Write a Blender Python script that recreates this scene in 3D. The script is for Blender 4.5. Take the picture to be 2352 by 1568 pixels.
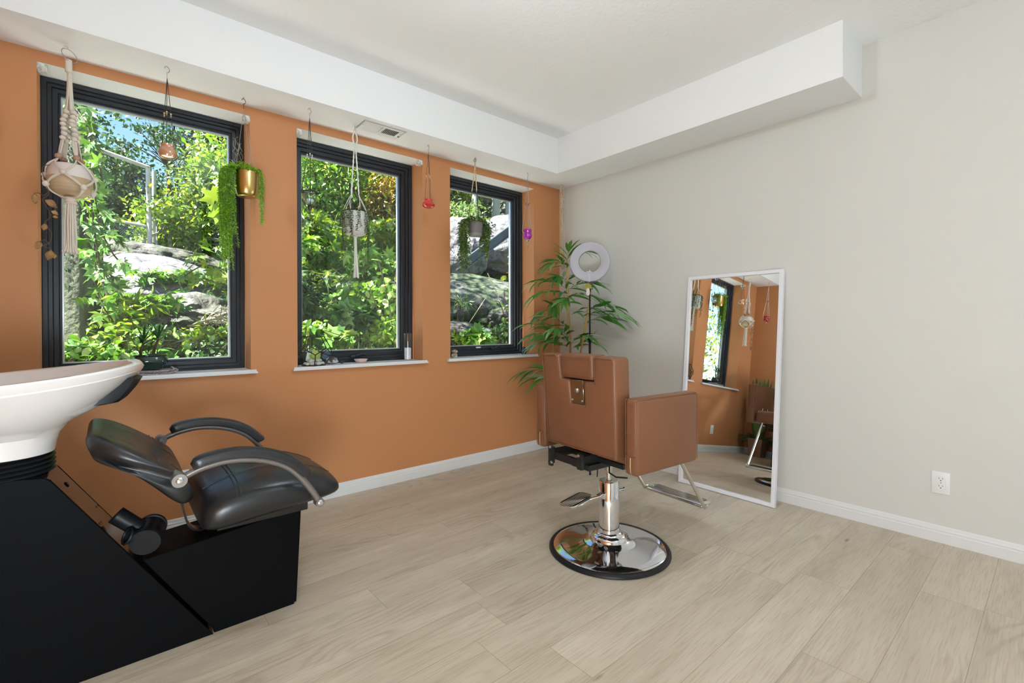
import bpy, bmesh, math, random
import numpy as np
from mathutils import Vector, Matrix, Euler
PI = math.pi
SC = bpy.context.scene
COL = SC.collection
for o in list(bpy.data.objects): bpy.data.objects.remove(o)

# ------------------------------------------------------------------ camera
cam = bpy.data.cameras.new('camera'); cam.sensor_width = 36; cam.sensor_fit = 'HORIZONTAL'
cam.lens = 1084.84 / 2352 * 36; cam.shift_x = 0.0; cam.shift_y = -(784 - 754.28) / 2352
cam.clip_start = .02; cam.clip_end = 300
camo = bpy.data.objects.new('camera', cam); COL.objects.link(camo); SC.camera = camo
_yaw, _pitch, _roll = .7081, -.0051, .0021
_F = Vector((math.sin(_yaw)*math.cos(_pitch), math.cos(_yaw)*math.cos(_pitch), math.sin(_pitch)))
_R = Vector((math.cos(_yaw), -math.sin(_yaw), 0)); _U = _R.cross(_F)
_R2 = _R*math.cos(_roll) - _U*math.sin(_roll); _U2 = _R2.cross(_F)
_m = Matrix((_R2, _U2, -_F)).transposed().to_4x4(); _m.translation = (0, 0, 1.14)
camo.matrix_world = _m

# ------------------------------------------------------------------ sky, sun, exposure
SC.view_settings.view_transform = 'Standard'; SC.view_settings.look = 'None'
SC.view_settings.exposure = 0.42; SC.view_settings.gamma = 1.0; SC.view_settings.use_curve_mapping = False
wd = bpy.data.worlds.new('sky'); SC.world = wd; wd.use_nodes = True
_nt = wd.node_tree; _nt.nodes.clear()
_sky = _nt.nodes.new('ShaderNodeTexSky'); _sky.sky_type = 'NISHITA'; _sky.sun_disc = False
_sky.sun_elevation = math.radians(48); _sky.sun_rotation = math.radians(278); _sky.air_density = 1.1; _sky.dust_density = .3; _sky.ozone_density = 5.0
_bg = _nt.nodes.new('ShaderNodeBackground'); _bg.inputs['Strength'].default_value = .24
_ow = _nt.nodes.new('ShaderNodeOutputWorld'); _nt.links.new(_sky.outputs[0], _bg.inputs[0]); _nt.links.new(_bg.outputs[0], _ow.inputs[0])
sun = bpy.data.lights.new('sun', 'SUN'); sun.energy = 27.0; sun.angle = .009; sun.color = (1, .97, .92)
suno = bpy.data.objects.new('sun', sun); COL.objects.link(suno)
suno.rotation_euler = Vector((.75, -.10, -1.0)).to_track_quat('-Z', 'Y').to_euler()

def ceiling_lamp(x, y, z, power, where, col=(.71, .88, 1)):
    t = thing('ceiling_light', 'round white dome light fixed to the ceiling '+where, 'light', (x, y, z))
    part('base_plate', lathe([(0, 0), (.15, 0), (.15, -.012), (.135, -.016), (0, -.016)], 40, (x, y, z)), white_paint, t)
    part('glass_dome', lathe([(.135, -.016), (.13, -.03), (.10, -.05), (.05, -.06), (0, -.062)], 40, (x, y, z)), lamp_glow, t)
    l = bpy.data.lights.new('lamp_bulb', 'POINT'); l.energy = power; l.shadow_soft_size = .07; l.color = col
    lo = bpy.data.objects.new('lamp_bulb', l); COL.objects.link(lo); lo.parent = t; lo.location = (0, 0, -.15)
    return t
def fill_lantern(x, y, z, r, power):  # made-up low fill light out of view, lifts the soffit and walls
    t = thing('fill_lantern', 'unseen glowing white globe on a short stand, added behind the camera as fill light', 'lamp', (x, y, 0))
    part('base_plate', lathe([(0, 0), (.15, 0), (.15, .012), (0, .015)], 36, (x, y, 0)), dark_plastic, t)
    part('pole', tube([(x, y, .01), (x, y, z-r*.98)], .02, 10), dark_plastic, t)
    part('fill_globe', sphere((x, y, z), r, 36, 20), mat('fill_glow', (.8, .8, .8), .8, emis=(.70, .88, 1, power/(4*PI*PI*r*r))), t)
    return t

# ------------------------------------------------------------------ room numbers
X0, Y0, ZS, ZC, XT, YT, YE = 3.324, 3.1714, 2.456, 2.756, 2.959, 2.848, .763
XL, YB = -.62, -3.2
SILL = .883; HEAD = 2.40

# ------------------------------------------------------------------ materials
def lin(c):
    return tuple((v/255/12.92 if v/255 <= .04045 else ((v/255+.055)/1.055)**2.4) for v in c)
def mat(name, col, rough=.5, metal=0, spec=.5, noise=None, bump=None, coat=0, trans=0, emis=None, sheen=0, alpha=1, ior=1.45):
    m = bpy.data.materials.new(name); m.use_nodes = True; nt = m.node_tree; b = nt.nodes['Principled BSDF']
    b.inputs['Base Color'].default_value = (*col, 1); b.inputs['Roughness'].default_value = rough
    b.inputs['Metallic'].default_value = metal; b.inputs['Specular IOR Level'].default_value = spec
    b.inputs['Coat Weight'].default_value = coat; b.inputs['Transmission Weight'].default_value = trans
    b.inputs['IOR'].default_value = ior
    if sheen: b.inputs['Sheen Weight'].default_value = sheen
    if emis: b.inputs['Emission Color'].default_value = (*emis[:3], 1); b.inputs['Emission Strength'].default_value = emis[3]
    tc = nt.nodes.new('ShaderNodeTexCoord')
    if noise:      # (scale, amount, [stretch])
        n = nt.nodes.new('ShaderNodeTexNoise'); n.inputs['Scale'].default_value = noise[0]; n.inputs['Detail'].default_value = 6
        mp = nt.nodes.new('ShaderNodeMapping'); mp.inputs['Scale'].default_value = noise[2] if len(noise) > 2 else (1, 1, 1)
        nt.links.new(tc.outputs['Object'], mp.inputs[0]); nt.links.new(mp.outputs[0], n.inputs['Vector'])
        r = nt.nodes.new('ShaderNodeValToRGB'); a = noise[1]
        r.color_ramp.elements[0].position = .3; r.color_ramp.elements[1].position = .7
        r.color_ramp.elements[0].color = (*[max(0, c*(1-a)) for c in col], 1); r.color_ramp.elements[1].color = (*[min(1, c*(1+a)) for c in col], 1)
        nt.links.new(n.outputs[0], r.inputs[0]); nt.links.new(r.outputs[0], b.inputs['Base Color'])
    if bump:       # (scale, strength, distance)
        n = nt.nodes.new('ShaderNodeTexNoise'); n.inputs['Scale'].default_value = bump[0]; n.inputs['Detail'].default_value = 5
        nt.links.new(tc.outputs['Object'], n.inputs['Vector'])
        u = nt.nodes.new('ShaderNodeBump'); u.inputs['Strength'].default_value = bump[1]; u.inputs['Distance'].default_value = bump[2]
        nt.links.new(n.outputs[0], u.inputs['Height']); nt.links.new(u.outputs[0], b.inputs['Normal'])
    return m
white_paint = mat('white_paint', (.80, .80, .79), .45)
orange_paint = mat('orange_paint', (.55, .238, .098), .62, noise=(1.3, .04), bump=(120, .12, .002))
grey_paint = mat('grey_paint', (.655, .65, .61), .62, noise=(1.1, .02), bump=(120, .12, .002))
ceil_paint = mat('ceiling_paint', (.87, .87, .86), .8, bump=(45, .35, .004))
soffit_paint = mat('soffit_paint', (.83, .83, .83), .75, bump=(60, .12, .002))
trim_paint = mat('trim_paint', (.74, .74, .73), .35)
frame_black = mat('frame_black', (.018, .021, .027), .36)
spacer_metal = mat('spacer_metal', (.55, .56, .58), .3, .7)
lamp_glow = mat('lamp_glow', (.9, .9, .88), .4, emis=(1, .97, .92, 3))
dark_plastic = mat('dark_plastic', (.012, .012, .013), .35)

def glass_mat(name, col=(1, 1, 1), rough=0, refl=.06, dens=1.0):
    m = bpy.data.materials.new(name); m.use_nodes = True; nt = m.node_tree; nt.nodes.clear()
    o = nt.nodes.new('ShaderNodeOutputMaterial'); mx = nt.nodes.new('ShaderNodeMixShader')
    t = nt.nodes.new('ShaderNodeBsdfTransparent'); t.inputs[0].default_value = (*col, 1)
    g = nt.nodes.new('ShaderNodeBsdfGlossy'); g.inputs['Roughness'].default_value = rough
    f = nt.nodes.new('ShaderNodeFresnel'); ge = nt.nodes.new('ShaderNodeNewGeometry'); mr = nt.nodes.new('ShaderNodeMapRange'); mr.inputs['To Min'].default_value = 1.45; mr.inputs['To Max'].default_value = 1/1.45
    nt.links.new(ge.outputs['Backfacing'], mr.inputs[0]); nt.links.new(mr.outputs[0], f.inputs[0])
    mm = nt.nodes.new('ShaderNodeMath'); mm.operation = 'MULTIPLY'; mm.inputs[1].default_value = dens
    nt.links.new(f.outputs[0], mm.inputs[0]); nt.links.new(mm.outputs[0], mx.inputs[0])
    nt.links.new(t.outputs[0], mx.inputs[1]); nt.links.new(g.outputs[0], mx.inputs[2]); nt.links.new(mx.outputs[0], o.inputs[0])
    return m
pane_glass = glass_mat('pane_glass', (.95, .98, .97))

def floor_mat():
    m = bpy.data.materials.new('oak_planks'); m.use_nodes = True; nt = m.node_tree; b = nt.nodes['Principled BSDF']; L = nt.links.new
    def math_(op, a, b2=None):
        n = nt.nodes.new('ShaderNodeMath'); n.operation = op
        for i, v in enumerate((a, b2)):
            if v is None: continue
            if isinstance(v, (int, float)): n.inputs[i].default_value = v
            else: L(v, n.inputs[i])
        return n.outputs[0]
    tc = nt.nodes.new('ShaderNodeTexCoord'); sp = nt.nodes.new('ShaderNodeSeparateXYZ'); L(tc.outputs['Object'], sp.inputs[0])
    x, y = sp.outputs[0], sp.outputs[1]
    PW, PL = .1965, 1.22
    yr = math_('DIVIDE', math_('SUBTRACT', y, 1.578-20*PW), PW); row = math_('FLOOR', yr); fy = math_('FRACT', yr)
    wn = nt.nodes.new('ShaderNodeTexWhiteNoise'); wn.noise_dimensions = '1D'; L(row, wn.inputs['W'])
    xr = math_('ADD', math_('DIVIDE', x, PL), math_('MULTIPLY', wn.outputs[0], 7.3)); xr = math_('ADD', xr, 40)
    colu = math_('FLOOR', xr); fx = math_('FRACT', xr)
    # seams
    ey = math_('MULTIPLY', math_('MINIMUM', fy, math_('SUBTRACT', 1, fy)), PW); ex = math_('MULTIPLY', math_('MINIMUM', fx, math_('SUBTRACT', 1, fx)), PL)
    e = math_('MINIMUM', ey, ex); seam = math_('LESS_THAN', e, .0011)
    cb = nt.nodes.new('ShaderNodeCombineXYZ'); L(row, cb.inputs[0]); L(colu, cb.inputs[1])
    w2 = nt.nodes.new('ShaderNodeTexWhiteNoise'); w2.noise_dimensions = '3D'; L(cb.outputs[0], w2.inputs['Vector'])
    # grain coordinates: offset per plank
    of = nt.nodes.new('ShaderNodeVectorMath'); of.operation = 'MULTIPLY'; L(w2.outputs['Color'], of.inputs[0]); of.inputs[1].default_value = (23, 17, 9)
    ad = nt.nodes.new('ShaderNodeVectorMath'); ad.operation = 'ADD'; L(tc.outputs['Object'], ad.inputs[0]); L(of.outputs[0], ad.inputs[1])
    def noise(sc, st, det=5, dist=0):
        mp = nt.nodes.new('ShaderNodeMapping'); mp.inputs['Scale'].default_value = st; L(ad.outputs[0], mp.inputs[0])
        n = nt.nodes.new('ShaderNodeTexNoise'); n.inputs['Scale'].default_value = sc; n.inputs['Detail'].default_value = det; n.inputs['Distortion'].default_value = dist
        L(mp.outputs[0], n.inputs['Vector']); return n.outputs[0]
    g1 = noise(1.0, (1.6, 11, 1), 4, .4); g2 = noise(1.0, (9, 190, 1), 3); g3 = noise(1, (.9, 5, 1), 2, .3)
    # cathedral rings from a distorted field
    rings = math_('SINE', math_('MULTIPLY', noise(1, (.75, 4.2, 1), 1.5, .35), 120)); rings = math_('ADD', math_('MULTIPLY', rings, .5), .5); rings = math_('POWER', rings, 3)
    msk = nt.nodes.new('ShaderNodeValToRGB'); msk.color_ramp.elements[0].position = .52; msk.color_ramp.elements[1].position = .66; L(g3, msk.inputs[0])
    kn = nt.nodes.new('ShaderNodeTexVoronoi'); kn.inputs['Scale'].default_value = 1; mp = nt.nodes.new('ShaderNodeMapping'); mp.inputs['Scale'].default_value = (1.3, 4.5, 1); L(ad.outputs[0], mp.inputs[0]); L(mp.outputs[0], kn.inputs['Vector'])
    knot = nt.nodes.new('ShaderNodeValToRGB'); knot.color_ramp.elements[0].position = .012; knot.color_ramp.elements[1].position = .05; knot.color_ramp.elements[0].color = (1, 1, 1, 1); knot.color_ramp.elements[1].color = (0, 0, 0, 1); L(kn.outputs['Distance'], knot.inputs[0])
    rp = nt.nodes.new('ShaderNodeValToRGB'); els = rp.color_ramp.elements
    els[0].position = .25; els[0].color = (.47, .395, .295, 1); els[1].position = .75; els[1].color = (.66, .575, .455, 1)
    L(math_('ADD', math_('ADD', math_('MULTIPLY', g1, .8), .1), math_('MULTIPLY', math_('SUBTRACT', w2.outputs['Value'], .5), .17)), rp.inputs[0])
    def mul(colr, fac, c2):
        n = nt.nodes.new('ShaderNodeMix'); n.data_type = 'RGBA'; n.blend_type = 'MULTIPLY'; n.inputs['B'].default_value = (*c2, 1)
        L(colr, n.inputs['A']); L(fac, n.inputs['Factor']); return n.outputs['Result']
    c = rp.outputs[0]
    fib = nt.nodes.new('ShaderNodeValToRGB'); fib.color_ramp.elements[0].position = .34; fib.color_ramp.elements[0].color = (1, 1, 1, 1); fib.color_ramp.elements[1].position = .52; fib.color_ramp.elements[1].color = (0, 0, 0, 1); L(g2, fib.inputs[0])
    c = mul(c, math_('MULTIPLY', fib.outputs[0], .55), (.74, .70, .66))
    c = mul(c, math_('MULTIPLY', math_('MULTIPLY', rings, msk.outputs[0]), .55), (.70, .64, .58))
    c = mul(c, math_('MULTIPLY', knot.outputs[0], .7), (.35, .27, .2))
    c = mul(c, math_('MULTIPLY', seam, .6), (.45, .38, .3))
    L(c, b.inputs['Base Color'])
    b.inputs['Roughness'].default_value = .36; b.inputs['Specular IOR Level'].default_value = .38
    bu = nt.nodes.new('ShaderNodeBump'); bu.inputs['Strength'].default_value = .25; bu.inputs['Distance'].default_value = .0012; bu.invert = True
    L(math_('ADD', math_('MULTIPLY', fib.outputs[0], .3), math_('MULTIPLY', seam, 1.5)), bu.inputs['Height']); L(bu.outputs[0], b.inputs['Normal'])
    return m
oak = floor_mat()

# ------------------------------------------------------------------ geometry helpers: a shape is (verts, faces)
ROOT = {}
def cat_(*ms):
    V = []; Fc = []
    for v, f in ms:
        n = len(V); V += [tuple(p) for p in v]; Fc += [tuple(i+n for i in q) for q in f]
    return V, Fc
def xf(m, mx): return [tuple(mx @ Vector(p)) for p in m[0]], m[1]
def box(x0, x1, y0, y1, z0, z1, r=0, seg=2):
    V = [(x0,y0,z0),(x1,y0,z0),(x1,y1,z0),(x0,y1,z0),(x0,y0,z1),(x1,y0,z1),(x1,y1,z1),(x0,y1,z1)]
    Fc = [(0,3,2,1),(4,5,6,7),(0,1,5,4),(1,2,6,5),(2,3,7,6),(3,0,4,7)]
    if r: return bevel((V, Fc), r, seg)
    return V, Fc
def bevel(m, r, seg=2, angle=20):
    bm = bmesh.new(); vs = [bm.verts.new(p) for p in m[0]]
    for f in m[1]:
        try: bm.faces.new([vs[i] for i in f])
        except ValueError: pass
    bmesh.ops.recalc_face_normals(bm, faces=bm.faces)
    es = [e for e in bm.edges if len(e.link_faces) == 2 and e.calc_face_angle(0) > math.radians(angle)]
    bmesh.ops.bevel(bm, geom=es, offset=r, segments=seg, profile=.5, affect='EDGES', clamp_overlap=True)
    bm.verts.ensure_lookup_table(); bm.verts.index_update()
    out = [tuple(v.co) for v in bm.verts], [tuple(v.index for v in f.verts) for f in bm.faces]
    bm.free(); return out
def lathe(prof, n=32, c=(0, 0, 0), axis=None):
    V = []; Fc = []
    for r, z in prof:
        for k in range(n): a = 2*PI*k/n; V.append((r*math.cos(a), r*math.sin(a), z))
    for i in range(len(prof)-1):
        for k in range(n): a, b = i*n+k, i*n+(k+1) % n; Fc.append((a, b, b+n, a+n))
    m = (V, Fc)
    if axis is not None: m = xf(m, Vector(axis).to_track_quat('Z', 'Y').to_matrix().to_4x4())
    return [(p[0]+c[0], p[1]+c[1], p[2]+c[2]) for p in m[0]], m[1]
def loft(rings, close=True, cap=True):
    n = len(rings[0]); V = [tuple(p) for r in rings for p in r]; Fc = []
    for i in range(len(rings)-1):
        for k in range(n if close else n-1): a, b = i*n+k, i*n+(k+1) % n; Fc.append((a, b, b+n, a+n))
    if cap: Fc.append(tuple(reversed(range(n)))); Fc.append(tuple(range((len(rings)-1)*n, len(rings)*n)))
    return V, Fc
def spline(P, n=6):
    P = [Vector(p) for p in P]; out = []
    for i in range(len(P)-1):
        a = P[i-1] if i else P[0]*2-P[1]; b = P[i]; c = P[i+1]; d = P[i+2] if i+2 < len(P) else P[-1]*2-P[-2]
        for k in range(n):
            t = k/n; out.append(.5*((2*b)+(c-a)*t+(2*a-5*b+4*c-d)*t*t+(3*b-a-3*c+d)*t**3))
    out.append(P[-1]); return out
def tube(P, r, n=8, cap=True, sx=1, up=None):
    P = [Vector(p) for p in P]; L = len(P); rings = []; q = None; prev = None
    for i, p in enumerate(P):
        t = (P[min(i+1, L-1)]-P[max(i-1, 0)])
        if t.length < 1e-9: t = Vector((0, 0, 1))
        t.normalize()
        if prev is None:
            u = Vector(up) if up else (Vector((0, 0, 1)) if abs(t.z) < .9 else Vector((1, 0, 0)))
            u = (u-t*u.dot(t)).normalized()
        else:
            u = (prev-t*prev.dot(t))
            u = u.normalized() if u.length > 1e-6 else t.orthogonal().normalized()
        prev = u; w = t.cross(u); rr = r[i] if isinstance(r, (list, tuple)) else r
        rings.append([p+(u*math.cos(2*PI*k/n)+w*math.sin(2*PI*k/n)*sx)*rr for k in range(n)])
    return loft(rings, True, cap)
def sphere(c, r, n=12, m=8, s=(1, 1, 1)):
    prof = [(math.sin(PI*i/m)*r, -math.cos(PI*i/m)*r) for i in range(m+1)]
    prof[0] = (r*1e-3, -r); prof[-1] = (r*1e-3, r)
    v, f = lathe(prof, n); return [(p[0]*s[0]+c[0], p[1]*s[1]+c[1], p[2]*s[2]+c[2]) for p in v], f
def extr(poly, y0, y1, r=0, seg=2):       # polygon in (x, z) extruded along y
    n = len(poly); V = [(p[0], y0, p[1]) for p in poly]+[(p[0], y1, p[1]) for p in poly]
    Fc = [tuple(range(n)), tuple(reversed(range(n, 2*n)))]+[(i, n+i, n+(i+1) % n, (i+1) % n) for i in range(n)]
    return bevel((V, Fc), r, seg) if r else (V, Fc)
def torus(c, R, r, axis=(0, 0, 1), n=32, k=8, a0=0, a1=2*PI):
    q = Vector(axis).to_track_quat('Z', 'Y'); full = abs(a1-a0-2*PI) < 1e-6; N = n if full else n+1
    P = [Vector(c)+q @ Vector((R*math.cos(a0+(a1-a0)*i/n), R*math.sin(a0+(a1-a0)*i/n), 0)) for i in range(N)]
    if full:
        rings = []
        for i in range(n):
            a = a0+(a1-a0)*i/n; d = q @ Vector((math.cos(a), math.sin(a), 0)); u = q @ Vector((0, 0, 1))
            rings.append([Vector(c)+d*R+(d*math.cos(2*PI*j/k)+u*math.sin(2*PI*j/k))*r for j in range(k)])
        V = [tuple(p) for rr in rings for p in rr]; Fc = [(i*k+j, i*k+(j+1) % k, ((i+1) % n)*k+(j+1) % k, ((i+1) % n)*k+j) for i in range(n) for j in range(k)]
        return V, Fc
    return tube(P, r, k)
def mesh_of(name, m, material, smooth=True, subd=0):
    me = bpy.data.meshes.new(name); me.from_pydata([tuple(v) for v in m[0]], [], [tuple(f) for f in m[1]]); me.update()
    bm = bmesh.new(); bm.from_mesh(me); bmesh.ops.recalc_face_normals(bm, faces=bm.faces); bm.to_mesh(me); bm.free()
    me.materials.append(material)
    if smooth:
        me.polygons.foreach_set('use_smooth', [True]*len(me.polygons))
        try: me.set_sharp_from_angle(angle=math.radians(38))
        except Exception: pass
    return me
def part(name, m, material, parent=None, smooth=True, subd=0, label=None, local=False):
    """links ONE mesh object; coordinates are world ones unless local=True"""
    if parent is not None and not local:
        inv = ROOT[parent.name].inverted(); m = xf(m, inv)
    o = bpy.data.objects.new(name, mesh_of(name, m, material, smooth)); COL.objects.link(o)
    if parent is not None: o.parent = parent; ROOT[o.name] = ROOT[parent.name]
    else: ROOT[o.name] = Matrix.Identity(4)
    if subd: s = o.modifiers.new('s', 'SUBSURF'); s.levels = subd; s.render_levels = subd
    if label: o['label'] = label
    return o
def thing(name, label, cat, loc=(0, 0, 0), rotz=0, group=None):
    o = bpy.data.objects.new(name, None); COL.objects.link(o); o.empty_display_size = .05
    o.location = loc; o.rotation_euler = (0, 0, rotz); o['label'] = label; o['category'] = cat
    if group: o['group'] = group
    ROOT[o.name] = Matrix.Translation(loc) @ Matrix.Rotation(rotz, 4, 'Z')
    return o
def single(name, m, material, label, cat, group=None, smooth=True, kind=None, subd=0):
    """a thing that is one mesh, with its origin at its base centre"""
    V = np.array([tuple(v) for v in m[0]]); c = Vector(((V[:, 0].min()+V[:, 0].max())/2, (V[:, 1].min()+V[:, 1].max())/2, V[:, 2].min()))
    m = [tuple(Vector(v)-c) for v in m[0]], m[1]
    o = bpy.data.objects.new(name, mesh_of(name, m, material, smooth)); COL.objects.link(o); o.location = c
    ROOT[o.name] = Matrix.Translation(c); o['label'] = label; o['category'] = cat
    if group: o['group'] = group
    if kind: o['kind'] = kind
    if subd: s = o.modifiers.new('s', 'SUBSURF'); s.levels = subd; s.render_levels = subd
    return o
def struct(name, m, material, parent=None, smooth=False, label=None):
    o = part(name, m, material, parent, smooth, label=label)
    if parent is None: o['kind'] = 'structure'
    return o

# ------------------------------------------------------------------ the room
WINS = [(-.25, .652, .075), (.918, 1.822, .093), (2.07, 2.983, .093)]
struct('floor', box(XL-.1, X0+.1, YB-.1, Y0+.05, -.1, 0), oak)
def wall_with_windows():
    T = .262; xs = [XL-.1]+[v for w in WINS for v in w[:2]]+[X0+.1]; ms = [box(xs[0], xs[-1], Y0, Y0+T, -.1, SILL-.022), box(xs[0], xs[-1], Y0, Y0+T, HEAD+.002, ZC+.1)]
    for i in range(0, len(xs), 2): ms.append(box(xs[i], xs[i+1], Y0, Y0+T, SILL-.022, HEAD+.002))
    return cat_(*ms)
struct('wall_back', wall_with_windows(), orange_paint)
struct('wall_right', box(X0, X0+.15, YB-.1, Y0+.262, -.1, ZC+.1), grey_paint)
struct('wall_left', box(XL-.15, XL, YB-.1, Y0+.262, -.1, ZC+.1), orange_paint)
struct('wall_front', box(XL-.1, X0+.1, YB-.15, YB, -.1, ZC+.1), grey_paint)
struct('ceiling', box(XL-.1, X0+.1, YB-.1, Y0+.05, ZC, ZC+.12), ceil_paint)
struct('trim_1', cat_(extr([(XL, ZS), (X0, ZS), (X0, ZC+.01), (XL, ZC+.01)], YT, Y0+.001), box(XT, X0, YE, YT, ZS, ZC+.01)), soffit_paint, label='white boxed soffit dropping below the ceiling along two walls')
def bb_profile():
    return [(0, 0), (.0155, 0), (.0155, .052), (.0125, .056), (.0125, .060), (.0145, .0635), (.0125, .069), (.008, .072), (.007, .079), (.0055, .0835), (.003, .0865), (0, .0865)]
def baseboard(name, kind, a, b, fixed):
    pr = bb_profile(); rings = []
    for t in (a, b):
        if kind == 'y': rings.append([(t, fixed-d, z) for d, z in pr])     # along x on the orange wall
        elif kind == 'x': rings.append([(fixed-d, t, z) for d, z in pr])
        else: rings.append([(fixed+d, t, z) for d, z in pr])
    struct(name, loft(rings), trim_paint)
baseboard('baseboard_back', 'y', XL, X0, Y0); baseboard('baseboard_right', 'x', YB, Y0-.0156, X0); baseboard('baseboard_left', 'l', YB, Y0-.0156, XL)

def ring(x0, x1, z0, z1, w, y0, y1, wt=None, wb=None):
    wt = w if wt is None else wt; wb = w if wb is None else wb
    V = []
    for y in (y0, y1):
        V += [(x0, y, z0), (x1, y, z0), (x1, y, z1), (x0, y, z1), (x0+w, y, z0+wb), (x1-w, y, z0+wb), (x1-w, y, z1-wt), (x0+w, y, z1-wt)]
    Fc = []
    for k in range(4):
        j = (k+1) % 4
        Fc += [(k, j, 4+j, 4+k), (8+k, 12+k, 12+j, 8+j), (k, 8+k, 8+j, j), (4+k, 4+j, 12+j, 12+k)]
    return V, Fc
def window(i, x0, x1, w):
    wn = bpy.data.objects.new('window_%d' % i, None); COL.objects.link(wn); wn['kind'] = 'structure'; wn.location = ((x0+x1)/2, Y0+.2, SILL)
    ROOT[wn.name] = Matrix.Translation(wn.location)
    yb = Y0+.16
    z0, z1 = SILL-.004, HEAD
    fr = cat_(ring(x0, x1, z0, z1, w*.30, yb, yb+.09, w*.30, w*.22),
              ring(x0+w*.29, x1-w*.29, z0+w*.21, z1-w*.29, w*.24, yb+.013, yb+.09, w*.22, w*.26))
    part('window_frame', bevel(fr, .0025, 1), frame_black, wn, smooth=False)
    sa = cat_(ring(x0+w*.53, x1-w*.53, z0+w*.47, z1-w*.51, w*.30, yb+.024, yb+.10, w*.28, w*.34),
              ring(x0+w*.82, x1-w*.82, z0+w*.80, z1-w*.78, w*.13, yb+.042, yb+.10, w*.13, w*.14))
    part('window_sash', bevel(sa, .0025, 1), frame_black, wn, smooth=False)
    part('glazing_spacer', ring(x0+w*.945, x1-w*.945, z0+w*.93, z1-w*.90, .007, yb+.062, yb+.085), spacer_metal, wn, smooth=False, label='pale metal spacer edging the glass')
    part('window_pane', box(x0+w*.9, x1-w*.9, yb+.072, yb+.076, z0+w*.9, z1-w*.88), pane_glass, wn, smooth=False)
    # white head lining and sill with horns
    part('head_lining', box(x0, x1, Y0+.0015, yb+.04, HEAD, HEAD+.0015), white_paint, wn, smooth=False, label='white lining above the window')
    h = .032
    poly = [(x0-h, Y0-.030), (x1+h, Y0-.030), (x1+h, Y0-.001), (x1, Y0-.001), (x1, yb+.03), (x0, yb+.03), (x0, Y0-.001), (x0-h, Y0-.001)]
    n = len(poly)
    def lay(za, zb, ins):
        pp = [(p[0]+(ins if p[0] < x0 else -ins if p[0] > x1 else 0), p[1]+(ins if p[1] < Y0-.02 else 0)) for p in poly]
        V = [(p[0], p[1], za) for p in pp]+[(p[0], p[1], zb) for p in pp]
        return V, [tuple(range(n)), tuple(reversed(range(n, 2*n)))]+[(k, n+k, n+(k+1) % n, (k+1) % n) for k in range(n)]
    part('window_sill', cat_(lay(SILL-.012, SILL, .006), lay(SILL-.0215, SILL-.012, 0)), trim_paint, wn, smooth=False, label='white painted window sill')
    if i > 0:
        cx = x0+(x1-x0)*.5
        if i == 3: cx = 2.65
        if i == 1: cx = 0.0
        cr = cat_(box(cx-.045, cx+.045, yb-.012, yb+.01, SILL+.03, SILL+.052, .005), tube([(cx, yb-.012, SILL+.045), (cx+.03, yb-.022, SILL+.058), (cx+.085, yb-.018, SILL+.048)], .006, 8), sphere((cx, yb-.012, SILL+.046), .013))
        part('crank_handle', [(p[0], p[1], p[2]+(.018 if i == 3 else 0)) for p in cr[0]] and ([(p[0], p[1], p[2]+(.018 if i == 3 else 0)) for p in cr[0]], cr[1]), frame_black, wn)
        if i == 3: part('sticker', box(2.455, 2.505, yb+.018, yb+.026, .948, .959), white_paint, wn, smooth=False, label='small white sticker on the black sash')
    return wn
for i, (a, b, w) in enumerate(WINS): window(i+1, a, b, w)
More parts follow.
